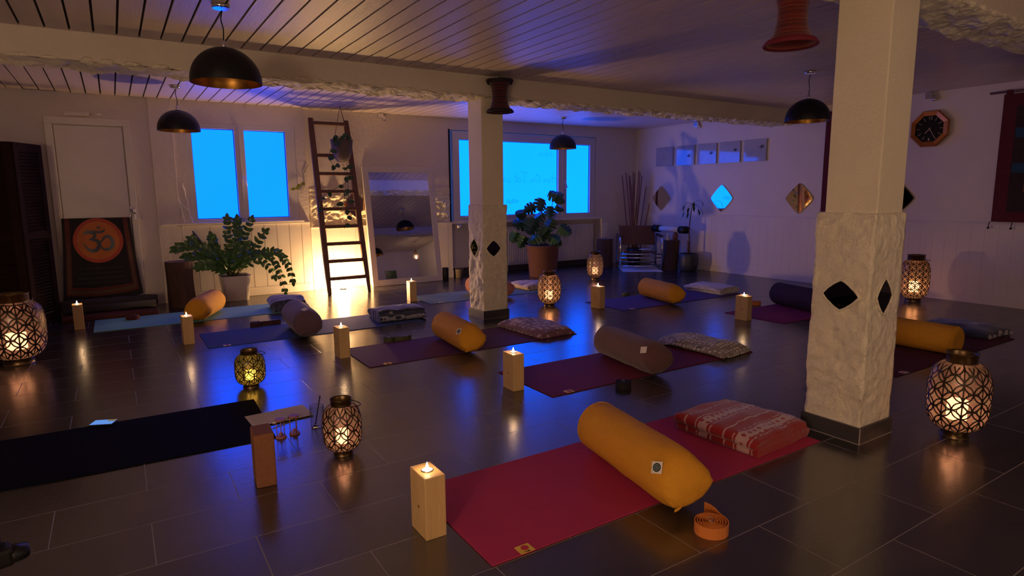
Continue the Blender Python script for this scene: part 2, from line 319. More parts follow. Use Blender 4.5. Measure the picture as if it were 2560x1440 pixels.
for i in range(n+1):
    Y=YF+(7.85-YF)*i/n; a=.006+.012*abs(nz((0,Y,0),9)); c_=.823+.006*nz((0,Y,4),5)
    vs+= [(7.535,Y,c_+.03),(7.532-a,Y,c_+.014),(7.524-a,Y,c_),(7.515,Y,c_-.018)]
b.S=True; b.add(vs,[[i*4+j,i*4+j+1,i*4+5+j,i*4+4+j] for i in range(n) for j in range(3)]); struct(b.build('trim_5',M_plaster))
# plaster streaks left of window 1
b=MB()
for (x0,z0,x1,z1,s) in ((.60,1.28,.67,.86,1),(.665,1.32,.74,.86,2),(.63,1.12,.72,1.0,3)):
    b.tube([(x0+(x1-x0)*k/14+.018*nz((k,0,0),.9,s),7.818,z0+(z1-z0)*k/14) for k in range(15)],[.006+.012*abs(nz((k,0,0),1.3,s)) for k in range(15)],6)
b.tube([(.43+.3*k/14,7.818,.872+.004*nz((k,0,0),1.1)) for k in range(15)],.008,6)
struct(b.build('trim_6',mat('white_filler',(.85,.80,.72),.6,bump=.5)))
# beams
def beam(name,x0,x1,y0,y1,z0,seed,nx):
    b=MB(); b.box((x0,y0,z0+.012),(x1,y1,ZC+.02)); b.m=1; ny=14; vs=[]
    for j in range(ny+1):
        for i in range(nx+1):
            X=x0+(x1-x0)*i/nx; Y=y0-.004+(y1-y0+.008)*j/ny
            d=abs(nz((X*.6,Y,0),9,seed))*.045+abs(nz((X,Y,0),24,seed))*.018; e=1 if 0<j<ny else .35
            vs.append((X,Y+.012*nz((X,0,j),8,seed),z0+.012-d*e))
    b.add(vs,[[j*(nx+1)+i,j*(nx+1)+i+1,(j+1)*(nx+1)+i+1,(j+1)*(nx+1)+i] for j in range(ny) for i in range(nx)])
    q=random.Random(seed); X=x0
    while X<x1:                                         # broken stones at both lower edges
        for Y in (y0+.02,y1-.02):
            l=q.uniform(.04,.11); h=q.uniform(.012,.028); bm=bmesh.new(); bmesh.ops.create_icosphere(bm,subdivisions=2,radius=1)
            for v in bm.verts:
                k=1+.35*nz(v.co+Vector((X,Y,0)),1.7,seed); v.co=Vector((v.co.x*l*k+X,v.co.y*.035*k+Y+q.uniform(-.003,.003),v.co.z*h*k+z0+.016))
            b.add([v.co.copy() for v in bm.verts],[[v.index for v in f.verts] for f in bm.faces]); bm.free()
        X+=q.uniform(.09,.2)
    return struct(b.build(name,[M_beam,M_rough]))
beam('ceiling_beam',XL,XR,4.97,5.27,2.03,3,420)
beam('ceiling_beam',XL,XR,1.46,1.76,2.045,5,380)
# pillars
def diamond(cx,cz,hw,hh,n=40,p=1.25):
    out=[]
    for i in range(n):
        th=2*PI*i/n; c,s=math.cos(th),math.sin(th); k=(abs(c)**p+abs(s)**p)**(-1/p); out.append((cx+hw*k*c,cz+hh*k*s))
    return out
def pillar(x0,x1,y0,y1,ux0,ux1,uy0,uy1,seed,insets):
    b=MB(); cx,cy=(x0+x1)/2,(y0+y1)/2; nn=20; nzz=86; ztop=1.075; zb=.075
    # lower rough part: ring grid
    ring=[]
    for k in range(4*nn):
        s,tt=divmod(k,nn); u=tt/nn
        ring.append({0:(x0+(x1-x0)*u,y0,0,-1),1:(x1,y0+(y1-y0)*u,1,0),2:(x1-(x1-x0)*u,y1,0,1),3:(x0,y1-(y1-y0)*u,-1,0)}[s]+(u,))
    vs=[]; n=len(ring)
    for j in range(nzz+1):
        Z=zb+(ztop-zb)*j/nzz
        for (X,Y,a,c_,u) in ring:
            e=1-(2*abs(u-.5))**8*.5; rough=1.4 if a<0 else .9
            d=.010*nz((X,Y,Z),7,seed)*rough+.007*nz((X,Y,Z),22,seed)*rough+.003*nz((X,Y,Z),55,seed)
            for (side,c1,c2,hw,hh) in insets:       # press the plaster flat round the mirror
                if (side=='x' and a==-1) or (side=='y' and c_==-1):
                    q=(Y-c1 if side=='x' else X-c1)/hw; w_=(Z-c2)/hh; rr_=abs(q)+abs(w_)
                    if rr_<1.45: d*=max(0,(rr_-1.15)/.3)
            d*=min(1,(Z-zb)/.03+.2)
            if j==nzz: d=-.004
            if a and c_==0: vs.append((X+a*d,Y,Z))
            else: vs.append((X,Y+c_*d,Z))
    b.S=True; b.m=1; b.add(vs,[[j*n+i,j*n+(i+1)%n,(j+1)*n+(i+1)%n,(j+1)*n+i] for j in range(nzz) for i in range(n)]+[[nzz*n+i for i in range(n)]])
    b.S=False; b.m=0; b.box((ux0,uy0,ztop-.01),(ux1,uy1,ZC+.01),.006)
    o=struct(b.build('pillar',[M_pillar,M_rough]))
    s=MB().box((x0-.012,y0-.012,.0),(x1+.012,y1+.012,.078),.002); s.m=1; s.box((x0-.0135,y0-.0135,0),(x0-.009,y0-.009,.079)).box((x0-.013,y0-.013,0),(x1+.013,y1+.013,.003)); s.build('plinth_tile',[M_tile_shade,M_grout],o)
    for (side,c1,c2,hw,hh) in insets:
        m=MB(); d=diamond(c1,c2,hw,hh)
        P=(lambda a,c_,q:(x0-q,a,c_)) if side=='x' else (lambda a,c_,q:(a,y0-q,c_))
        m.add([P(a,c_,.003) for a,c_ in d],[list(range(len(d)))]); m.build('mirror_inset',M_mirrordark,o)
        d=d+[d[0],d[1]]; m=MB().tube([P(a,c_,.003) for a,c_ in d],[.005+.003*abs(nz((i,0,0),.7)) for i in range(len(d))],6); m.build('inset_rim',M_rough,o)
    return o
pillar(2.85,3.12,1.455,1.73,2.872,3.095,1.462,1.705,1,[('x',1.588,.69,.088,.072),('y',2.975,.69,.07,.085)])
pillar(2.87,3.135,4.99,5.26,2.878,3.108,5.0,5.25,2,[('x',5.15,.672,.08,.085),('y',2.982,.668,.08,.078)])
# ------------------------------------------------------------------ windows and door
def window(name,x0,x1,z0,z1,yf,panes,mullw,pm,handle_x,hz):
    root=bpy.data.objects.new(name,None); COL.objects.link(root); root.location=(x0,yf,z0); struct(root)
    def L_(b): 
        for v in b.v: v-=Vector((x0,yf,z0))
        return b
    b=MB(); px0=panes[0][0]; px1=panes[-1][1]; pz0,pz1=panes[0][2],panes[0][3]
    b.box((x0,yf,z0),(px0,yf+.07,z1),.004).box((px1,yf,z0),(x1,yf+.07,z1),.004).box((px0,yf,z0),(px1,yf+.07,pz0),.004).box((px0,yf,pz1),(px1,yf+.07,z1),.004)
    for i in range(len(panes)-1): b.box((panes[i][1],yf-.006,pz0),(panes[i+1][0],yf+.07,pz1),.004); xm=(panes[i][1]+panes[i+1][0])/2; b.box((xm-.004,yf-.014,z0+.01),(xm+.004,yf,z1-.01),.002)
    L_(b).build('window_frame',M_upvc,root)
    for p in panes:
        b=MB().box((p[0]-.01,yf+.035,p[2]-.01),(p[1]+.01,yf+.045,p[3]+.01)); L_(b).build('glass_pane',pm,root)
        b=MB()
        for (a,c_,d,e) in ((p[0],p[2],p[0]+.006,p[3]),(p[1]-.006,p[2],p[1],p[3]),(p[0],p[2],p[1],p[2]+.006),(p[0],p[3]-.006,p[1],p[3])): b.box((a,yf+.028,c_),(d,yf+.036,e))
        L_(b).build('glazing_gasket',M_dark,root)
    b=MB().box((handle_x-.013,yf-.02,hz),(handle_x+.013,yf-.006,hz+.07),.004).tube([(handle_x,yf-.03,hz+.04),(handle_x+.012,yf-.04,hz+.02),(handle_x+.035,yf-.045,hz-.07)],.008,8)
    L_(b).build('window_handle',M_white,root); return root
w1=window('window_1',.735,1.915,.875,1.985,7.822,[(.797,1.238,.920,1.925),(1.343,1.80,.920,1.925)],.1,pane_mat('frosted_pane_blue',PANE1),1.30,1.36)
w2=window('window_2',4.065,6.645,.80,2.048,7.875,[(4.168,5.903,.862,1.935),(6.064,6.54,.858,1.935)],.16,pane_mat('frosted_pane_cyan',PANE2),6.01,1.33)
b=MB().box((4.03,7.86,.755),(6.80,8.10,.80),.004); struct(b.build('window_sill_2',M_white))
b=MB().box((.42,7.77,.862),(1.96,7.83,.882),.006); struct(b.build('window_sill_1',M_dado))
b=MB().box((3.995,7.862,.76),(4.02,7.872,2.07)); struct(b.build('trim_7',M_dark))
M_wr=emis('backlit_marker_ink',(.003,.26,.62),1.0)
def scribble(x0,z0,wd,h,seed,n=60):
    q=random.Random(seed); pts=[]
    for i in range(n): t=i/(n-1); pts.append((x0+wd*t+.02*math.sin(i*1.1),7.898,z0+h*.5*math.sin(i*.9+q.uniform(-.6,.6))*q.uniform(.3,1)))
    return pts
def loc_(pts,o): return [Vector(p)-o for p in pts]
O2=Vector((4.065,7.875,.80))
GL={'H':[[(0,0),(.12,1)],[(.5,0),(.62,1)],[(.02,.5),(.6,.55)]],'a':[[(.42,.42),(.2,.5),(.04,.3),(.1,.03),(.3,.06),(.42,.42),(.42,.08),(.6,.04)]],'r':[[(0,.0),(.1,.42),(.14,.3),(.3,.46),(.4,.4),(.4,.1),(.5,.04)]],
'i':[[(0,.05),(.1,.42),(.1,.06),(.25,.06)],[(.12,.6),(.14,.63)]],'O':[[(.45,1),(.15,.85),(.02,.4),(.2,.02),(.5,.05),(.72,.5),(.6,.9),(.35,1),(.3,.9)]],'m':[[(0,0),(.08,.42),(.1,.3),(.25,.44),(.3,.05),(.34,.3),(.48,.44),(.54,.06),(.7,.05)]],
'T':[[(-.1,.92),(.75,1.12)],[(.35,1),(.25,.3),(.3,.03),(.5,.1)]],'t':[[(.1,.9),(.06,.2),(.14,.03),(.34,.1)],[(-.06,.55),(.3,.6)]],'s':[[(0,.02),(.2,.42),(.3,.1),(.12,.0),(.42,.06)]],'c':[[(.3,.4),(.1,.4),(.02,.1),(.3,.04)]],'h':[[(.0,0),(.1,.95)],[(.04,.2),(.25,.42),(.3,.05),(.4,.05)]],'k':[[(.0,0),(.1,.95)],[(.35,.45),(.05,.2),(.38,.0)]],'+':[[(0,.3),(.3,.32)],[(.15,.15),(.15,.48)]],'b':[[(.05,.9),(.02,.05),(.3,.05),(.3,.38),(.05,.3)]]}
AD={'H':.75,'a':.55,'r':.45,'i':.3,'O':.85,'m':.75,'T':.7,'t':.35,'s':.45,'c':.38,'h':.45,'k':.45,' ':.4,'+':.4,'b':.4}
def write(body,xx,zz,sz,r_=.0022):                       # mirrored handwriting, read from outside
    b=MB(); cx=0
    for ch in body:
        for st in GL.get(ch,[]): b.tube(loc_([(xx-(cx+px)*sz,7.903,zz+pz*sz) for px,pz in st],O2),r_,4)
        cx+=AD[ch]
    b.build('window_writing',M_wr,w2)
write('Hari Om',5.88,1.34,.125); write('Tat',5.33,1.34,.15); write('sat',5.04,1.34,.14); write('chakra',5.83,1.74,.10,.0015)
MB().tube(loc_(scribble(4.95,1.06,.22,.10,4),O2),.0018,4).build('window_scribble',M_wr,w2)
# door
dr=bpy.data.objects.new('door_1',None); COL.objects.link(dr); dr.location=(-.45,7.82,0); struct(dr)
MB().box((0.02,-.022,0.01),(.60,0,1.895),.003).build('door_leaf',M_white,dr)
MB().box((-.055,-.03,0),(.01,.0,1.905),.004).box((.61,-.03,0),(.675,0,1.905),.004).box((-.055,-.031,1.905),(.675,0,1.975),.004).build('door_frame',M_white,dr)
MB().box((.63,-.05,.93),(.66,-.03,1.05),.003).tube([(.645,-.05,1.0),(.62,-.09,1.03),(.60,-.11,1.08)],.008).build('door_handle',M_chrome,dr)
b=MB().box((-.33,7.74,1.995),(-.12,7.80,2.03),.006).tube([(-.12,7.76,2.01),(-.06,7.70,2.012),(-.02,7.74,2.01)],.006); tag(b.build('door_closer',M_white),'white door closer arm above the left door','door closer')
b=MB().box((.19,7.80,.93),(.245,7.825,1.0),.004); b.m=1; b.box((.212,7.794,.955),(.222,7.80,.985)); tag(b.build('light_switch',[M_white,M_dark]),'small white light switch right of the cloth on the door','switch')
# shoulder of thicker wall right of the door
struct(MB().box((.40,7.80,0),(.62,7.83,ZC),.004).build('trim_8',M_plaster))
# ------------------------------------------------------------------ radiator, niche things
t=thing('radiator','white ribbed panel radiator under the large window, behind the rattan plant basket','radiator',(5.6,7.93,0))
b=MB().box((-1.1,-.03,.10),(1.05,.05,.67),.008); x=-1.08
while x<1.03: b.box((x,-.042,.12),(x+.022,-.028,.65),.004); x+=.038
b.build('panel',M_rad,t); MB().box((-1.1,-.035,.665),(1.05,.055,.68),.003).build('grille',M_rad,t)
MB().tube([(-1.1,0,.16),(-1.2,0,.16),(-1.2,.05,.16),(-1.2,.05,.0)],.01).build('pipe',M_rad,t)
MB().tube([(.9,-.05,.6),(.905,-.06,.3),(.9,-.05,.1)],.004,5).build('cable',M_white,t)
b=MB().tube([(4.10,7.86,.72),(4.16,7.86,.72)],.022,12); tag(b.build('shutter_strap_winder',M_white),'white roller shutter winder under the left end of the large window','winder')
struct(MB().box((4.03,8.04,0),(6.8,8.06,.10)).build('baseboard_niche',M_tile_shade))  # dark strip standing in for the floor shade under the radiator
t=thing('wall_note','small paper with black bird drawings on the wall right of the radiator','paper',(6.86,7.868,.57))
MB().box((-.055,-.003,-.12),(.055,0,.12)).build('sheet',M_tag,t)
for (x,z,s) in ((0,.05,.022),(.01,-.02,.02),(.02,-.07,.024)): MB().add([(x-s,-.004,z+s*.3),(x,-.004,z),(x+s,-.004,z+s*.4),(x+.2*s,-.004,z-s*.4)],[[0,1,2,3]]).build('bird_drawing',M_paint,t)
# ------------------------------------------------------------------ hanging lamps
def pendant(label,x,y,ztop,rim=1.80,group='black dome pendant lamps'):
    t=thing('pendant_lamp',label,'pendant lamp',(x,y,rim),0,group); r=.187; hz=ztop-rim
    b=MB(); pr=[(r*math.cos(a),.012+.183*math.sin(a)) for a in [i*PI/2/18 for i in range(18)]]
    pr=[(r*1.0,0)]+pr+[(.018,.196)]; b.lathe(pr,56,capb=False); b.build('shade',M_dark,t)
    b=MB(); pr2=[(q*.985,z*.985+.001) for q,z in pr]; b.lathe(pr2,56,capb=False,capt=True); b.build('shade_lining',M_gold,t)
    MB().lathe([(.011,.19),(.013,.2),(.013,.225),(.006,.235)],16).build('cap',M_chrome,t)
    w_=.01; MB().tube([(0,0,.23),(.004,0,.23+(hz-.23)*.3),(-.006,.003,.23+(hz-.23)*.6),(.003,0,hz-.03)],.0035,6).build('cable',M_dark,t)
    MB().lathe([(.045,hz-.022),(.048,hz-.012),(.048,hz)],32).build('ceiling_rose',M_chrome,t)
    b=MB().lathe([(.02,.12),(.02,.17)],16); b.build('lamp_holder',M_dark,t)
    MB().lathe([(0,.045),(.02,.052),(.03,.075),(.026,.10),(.015,.12)],20).build('bulb',M_pot,t)
    return t
pendant('largest black dome pendant lamp, nearest the viewer at top left',.60,3.90,2.22,1.80)
pendant('black dome pendant lamp in front of the wall between door and left window',.603,6.875,2.22,1.80)
pendant('small distant black dome pendant lamp in front of the large window',5.37,7.06,2.22,1.79)
pendant('black dome pendant lamp half hidden by the thick right pillar',5.27,3.35,2.22,1.79)
pendant('black dome pendant lamp behind the viewer, partly seen in the leaning mirror',5.60,.65,2.22,1.80)
# fabric lanterns
def fabric_lantern(label,x,y,ztop,m,mr,h=.30,r=.122,top=.0):
    t=thing('fabric_lantern',label,'lantern',(x,y,ztop-h)); b=MB()
    pr=[]
    for i in range(25):
        k=i/24; a=abs(2*k-1); pr.append((r*(.56+.34*a**2.4),.012+(h-.035)*k))
    b.lathe(pr,40,capb=False,capt=False); b.build('fabric_shade',m,t)
    MB().lathe([(pr[0][0],.014),(r*1.0,.002),(r*1.04,.008),(pr[0][0],.03)],40,capb=False,capt=False).build('lower_rim',mr,t); b=MB().lathe([(pr[-1][0],h-.045),(r*.98,h-.022),(r*1.0,h-.028),(pr[-1][0],h-.055)],40,capb=False,capt=False); b.build('upper_rim',mr,t)
    b=MB()
    for a in (0,2.1,4.2): b.tube([(r*.9*math.cos(a),r*.9*math.sin(a),h-.026),(0,0,h)],.003,5)
    if top: b.tube([(0,0,h),(0,0,h+top)],.002,5)
    b.build('hanging_cord',M_dark,t); return t
fabric_lantern('dark maroon waisted fabric lantern hanging at the front of the beam by the centre pillar',2.985,4.85,2.195,M_ldark,M_lrim,.305,.122,.02)
fabric_lantern('bright red waisted fabric lantern hanging at the top left of the thick right pillar',2.80,1.89,2.165,M_lred,M_lrimr,.305,.122,.05)
# ceiling spots
def spot(label,loc,rz):
    t=thing('wall_spotlight',label,'spotlight',loc,rz,'chrome ceiling edge spotlights')
    MB().box((-.055,-.02,-.03),(.02,.02,.03),.004).build('mount',M_chrome,t); MB().lathe([(.022,-.06),(.026,-.05),(.02,-.01),(.01,0)],20,(.03,0,0)).build('head',M_chrome,t)
spot('small chrome spotlight at the ceiling above the leaning mirror',(3.03,7.845,2.185),0)
spot('small chrome spotlight at the ceiling above the row of canvases',(7.515,6.55,2.185),-PI/2)
spot('small chrome spotlight at the ceiling above the gold clock',(7.515,3.36,2.18),-PI/2)
# ------------------------------------------------------------------ mats
def mat_(x0,x1,y0,y1,m,label,rz=0,tagx=.13,tm=None,z=.005):
    t=thing('yoga_mat',label,'yoga mat',((x0+x1)/2,(y0+y1)/2,0),rz,'yoga mats laid out on the tiles')
    hx,hy=(x1-x0)/2,(y1-y0)/2; MB().box((-hx,-hy,.0005),(hx,hy,z),.0015).build('mat_sheet',m,t)
    if tagx:
        b=MB().box((-hx+tagx-.02,-hy-.001,z),(-hx+tagx+.035,-hy+.045,z+.001)); q=b.build('label_patch',tm or M_ytag,t)
        b=MB().lathe([(.014,0),(.014,.0006)],20,(-hx+tagx+.01,-hy+.026,z+.001)); b.build('label_emblem',M_red,q)
        text('label_print','OM YOGA' if 0 else 'yoga',.011,M_ink,q,(-hx+tagx+.008,-hy+.006,z+.0014),(0,0,0))
    return t
mat_(.918,2.727,1.566,2.19,mm('raspberry_mat_rubber',(.42,.028,.085)),'bright raspberry pink yoga mat nearest the camera')
mat_(2.062,3.90,2.80,3.41,mm('wine_mat_rubber',(.17,.018,.035)),'wine red yoga mat under the brown bolster')
mat_(1.39,3.20,4.0,4.61,mm('plum_mat_rubber',(.11,.025,.055)),'plum purple yoga mat in front of the centre pillar')
mat_(.53,2.36,5.235,5.84,mm('blue_mat_rubber',(.035,.06,.19)),'dark blue yoga mat under the aubergine bolster',tm=M_tag)
mat_(-.24,1.60,6.465,7.08,mm('teal_mat_rubber',(.16,.42,.40)),'light teal yoga mat below the left window',0,0)
mat_(2.80,4.63,6.02,6.63,mm('sage_mat_rubber',(.16,.24,.17)),'sage green yoga mat passing behind the centre pillar',tm=M_tag)
mat_(4.235,6.04,4.55,5.16,mm('violet_mat_rubber',(.085,.05,.20)),'violet yoga mat under the farthest yellow bolster',tm=M_tag)
mat_(4.975,6.80,3.27,3.91,mm('magenta_mat_rubber',(.23,.015,.085)),'magenta yoga mat left of the thick right pillar',0,0)
mat_(4.105,5.94,1.89,2.50,mm('maroon_mat_rubber',(.07,.008,.012)),'dark maroon yoga mat right of the thick right pillar',tm=M_tag)
mat_(-1.25,.585,3.085,3.76,mat('black_mat_rubber',(.0035,.0035,.0045),.85,spec=.08),'black yoga mat in the left foreground',math.radians(-1.5),0)
# ------------------------------------------------------------------ bolsters
def bolster(label,p0,p1,m,r=.105,flat=.045,tg='round',seed=1,sag=0,tagang=None,z0=.006):
    """p0 far end, p1 near end (closure flap)"""
    a=Vector((*p0,0)); c=Vector((*p1,0)); ln=(c-a).length; d=(c-a).normalized(); ang=math.atan2(d.y,d.x)
    t=thing('bolster',label,'bolster',(a.x,a.y,z0+.0015),ang,'round bolsters lying across the mats')
    n=40; prof=[]
    for k in (0,.02,.08,.2,.4,.65,.85,.96,1): prof.append((-.0+.045*(1-math.sqrt(max(0,1-(k)**2)))if 0 else .03*(1-k if k<1 else 0),k))
    st=[]  # (x along, radius factor, squash)
    cap=[(0.012,.0),(0.006,.35),(0.002,.7),(.004,.86),(.012,.95),(.03,1.0)]
    for x_,f in cap: st.append((x_,f,0))
    m_=14
    for i in range(1,m_): st.append((.03+(ln-.19)*i/m_,1.0,0))
    for k,(dx,f,s) in enumerate([(.15,1.0,0),(.12,1.0,.02),(.09,.995,.06),(.065,.985,.13),(.045,.965,.24),(.028,.93,.38),(.014,.87,.52),(.005,.78,.62),(.001,.62,.68),(.0,.3,.7)]): st.append((ln-dx,f,s))
    vs=[]
    for (x_,f,s) in st:
        for j in range(n):
            th=2*PI*j/n; cy,cz=math.cos(th),math.sin(th)
            ry=r*f*(1+.06*s); rz_=r*f*(1-s*(1-flat/r*.45))
            y=ry*cy; zz=rz_*cz
            dn=.004*nz((x_*3,cy*2,cz*2),2.2,seed)+(.018*s+.002)*nz((x_*14,cy*2.4,cz*2.4),1.6,seed+3)
            k=1+dn/r
            # flap plane tilted
            tl=math.radians(28)*s; y2,z2=y*math.cos(tl)-zz*math.sin(tl),y*math.sin(tl)+zz*math.cos(tl)
            cz0=r-.26*r*s
            zc=cz0+z2*k; zc=max(zc,.0+.0015*(1+math.sin(j)))
            vs.append((x_,y2*k,zc))
    K=len(st); fs=[[i*n+j,i*n+(j+1)%n,(i+1)*n+(j+1)%n,(i+1)*n+j] for i in range(K-1) for j in range(n)]+[[(K-1)*n+j for j in range(n)]]
    b=MB(); b.S=True; b.add(vs,fs); b.build('cover',m,t)
    # piping seam at far end and closing seam at the near end
    b=MB().tube([(.022,r*.985*math.cos(q*2*PI/40),r+r*.985*math.sin(q*2*PI/40)) for q in range(42)],.0028,5); b.build('end_seam',m,t)
    tl=math.radians(32); b=MB(); b.ribbon([(ln-.004+.006*math.sin(q*.9),(-.088+.176*q/14)*math.cos(tl),max(.012,r*.74+(-.088+.176*q/14)*math.sin(tl)-.004)) for q in range(15)],.010,.004,(0,0,1)); b.build('closing_flap',m,t)
    if tg:
        th=math.radians(tagang if tagang is not None else 62); s_=.022
        # patch on upper near part, tangent to the cover, facing -side
        x0=ln-.085; cy,cz=math.cos(th),math.sin(th); P=Vector((x0,(r*.99+.002)*cy,r+(r*.99+.002)*cz)); nr=Vector((.28,cy,cz)).normalized()
        tx=Vector((1,0,0)); ty=nr.cross(tx).normalized(); tx=ty.cross(nr).normalized(); rot=Matrix.Rotation(math.radians(25),3,nr)
        tx,ty=rot@tx,rot@ty; P=P+nr*.003
        b=MB().add([P+tx*s_*a_+ty*s_*c_+nr*k_ for k_ in (0,.0015) for a_,c_ in ((-1,-1),(1,-1),(1,1),(-1,1))],[[0,1,2,3],[7,6,5,4],[0,4,5,1],[1,5,6,2],[2,6,7,3],[3,7,4,0]])
        q=b.build('care_tag',M_tag,t)
        if tg=='round':
            P2=P+nr*.0017; b=MB().add([P2+(tx*math.cos(i*PI/12)+ty*math.sin(i*PI/12))*.0165 for i in range(24)],[list(range(24))]); b.build('tag_emblem',M_ink,q)
            P3=P+nr*.0021; b=MB(); 
            for rr_ in (.011,.0045):
                for i in range(24):
                    a1,a2=i*PI/12,(i+1)*PI/12; e=lambda a_,k_:P3+(tx*math.cos(a_)+ty*math.sin(a_))*k_
                    b.add([e(a1,rr_),e(a2,rr_),e(a2,rr_-.0016),e(a1,rr_-.0016)],[[0,1,2,3]])
            b.build('tag_line_drawing',M_inkl,q)
    return t
bolster('mustard yellow bolster with a round emblem tag, nearest the camera',(1.80,2.10),(1.675,1.42),M_yellow,.111,seed=1,tagang=-212)
bolster('mauve brown bolster with a white tag on the wine red mat',(2.96,3.37),(2.86,2.70),M_brown,.108,seed=2,tg='plain',tagang=-215)
bolster('mustard yellow bolster in front of the centre pillar on the plum mat',(2.21,4.52),(2.14,3.86),M_yellow,.108,seed=3,tagang=-215)
bolster('aubergine purple bolster beside the maroon strap on the blue mat',(1.31,5.73),(1.27,5.07),M_aub,.118,seed=4,tg='plain',tagang=-262)
bolster('mustard yellow bolster lying slanted on the light teal mat',(.80,6.95),(.56,6.37),M_yellow,.112,seed=5,tg=None)
bolster('mustard yellow bolster on the violet mat, farthest of the yellow ones',(5.05,5.08),(4.90,4.43),M_yellow,.105,seed=6,tg=None)
bolster('very dark purple bolster on the magenta mat',(5.83,3.93),(5.66,3.30),M_darkpurp,.112,seed=7,tg=None)
bolster('mustard yellow bolster coming out from behind the thick right pillar',(4.98,1.90),(4.98,2.53),M_yellow,.105,seed=8,tg=None)
bolster('salmon and brown bolster mostly hidden behind the centre pillar',(3.52,6.45),(3.73,5.86),M_pinkb,.10,seed=9,tg=None)
# ------------------------------------------------------------------ folded blankets
def blanket(label,cx,cy,lx,ly,h,layers,m,rz=0,seed=1,z0=.006,dome=.35,cat='blanket',fold='x'):
    t=h/layers; hx,hy=lx/2,ly/2; path=[]; q=random.Random(seed)
    for i in range(layers):                              # zigzag path in (x,z)
        z=t*(i+.5); xs=[-hx+t/2,hx-t/2]; ins=[q.uniform(-.012,.012) for _ in range(2)]; xa,xb=(xs[0]+ins[0],xs[1]+ins[1]) if i%2==0 else (xs[1]+ins[1],xs[0]+ins[0])
        for k in range(12): path.append((xa+(xb-xa)*k/11,z))
        if i<layers-1:
            sg=1 if i%2==0 else -1
            for k in range(1,6): a=-PI/2+PI*k/6; path.append((xb+sg*math.cos(a)*t*.5,z+t/2+math.sin(a)*t*.5))
    P=[Vector((p[0],0,p[1])) for p in path]; L1,L2=[],[]
    for i,p in enumerate(P):
        d=(P[min(i+1,len(P)-1)]-P[max(i-1,0)]).normalized(); nr=Vector((-d.z,0,d.x))*t*.47; L1.append(p+nr); L2.append(p-nr)
    loop=L1+L2[::-1]; n=len(loop); ny=26; vs=[]
    for j in range(ny+1):
        v=j/ny; Y=-hy+ly*v; ed=1-.55*max(0,(abs(2*v-1)-.9)/.1)**2*.4
        for p in loop:
            u=p.x/hx; zf=1-dome*(abs(u)**3*.5+abs(2*v-1)**3*.5); 
            X=p.x*(1+.02*nz((Y*3,p.z*9,0),1.5,seed)); Z=p.z*zf+ (p.z/h)*.016*nz((p.x,Y,0),9,seed)+ .004*nz((p.x,Y,p.z*4),26,seed)
            yy=Y*(1+.05*nz((p.x*3,p.z*30,j>ny/2),2,seed))+.006*nz((p.x*2,p.z*40,0),6,seed)
            if fold=='x': vs.append((X,yy,max(Z,.0005)))
            else: vs.append((yy,-X,max(Z,.0005)))
    fs=[[j*n+i,j*n+(i+1)%n,(j+1)*n+(i+1)%n,(j+1)*n+i] for j in range(ny) for i in range(n)]
    b=MB(); b.S=True; b.add(vs,fs)
    K=len(P)                                             # end caps as strips
    b.S=False
    for base in (0,ny*n): 
        off=len(b.v)-len(vs)
        for i in range(K-1): b.f.append([base+i,base+i+1,base+n-2-i,base+n-1-i]); b.mi.append(0); b.sm.append(False)
    o=b.build('folded_blanket',m,None,(cx,cy,z0),(0,0,rz)); tag(o,label,cat,'folded blankets at the mat ends'); return o
blanket('red and white patterned folded blanket at the foot of the thick right pillar',2.50,1.845,.42,.46,.092,3,M_kred,math.radians(3),1,dome=.25,fold='x')
blanket('beige polka dot folded blanket on the wine red mat',3.69,3.09,.33,.60,.075,3,M_kbeige,math.radians(6),2,dome=.75)
kb=bpy.context.scene.objects['folded_blanket.001']; MB().box((-.165,-.10,.03),(-.160,-.06,.045),.001).build('care_label',M_ink,kb)
blanket('mauve polka dot folded blanket right of the centre pillar',2.995,4.32,.36,.60,.075,3,M_kmauve,math.radians(3),3,dome=.6)
blanket('navy and white striped thick blanket at the end of the dark blue mat',2.205,5.50,.29,.46,.115,3,M_kblue,0,4,dome=.2,fold='y')
blanket('navy striped blanket roll behind the aubergine bolster on the teal mat',1.45,6.66,.34,.40,.135,3,M_kblue,math.radians(-6),5,dome=.3)
blanket('cream and brown woven folded cloth on the sage green mat',4.36,6.40,.40,.42,.075,3,M_kpink,math.radians(4),6,dome=.4)
blanket('white and grey fleece blanket beside the farthest yellow bolster',5.95,4.88,.36,.52,.085,3,M_kwhite,math.radians(3),7,dome=.4)
blanket('dark grey blanket with white stars on the dark maroon mat',5.93,2.23,.38,.50,.075,3,M_kgrey,math.radians(-4),8,dome=.5)
blanket('brown cream spotted blanket cut off by the bottom edge of the picture',1.72,.56,.36,.42,.10,3,M_kcream,math.radians(28),9,dome=.6,z0=.001)
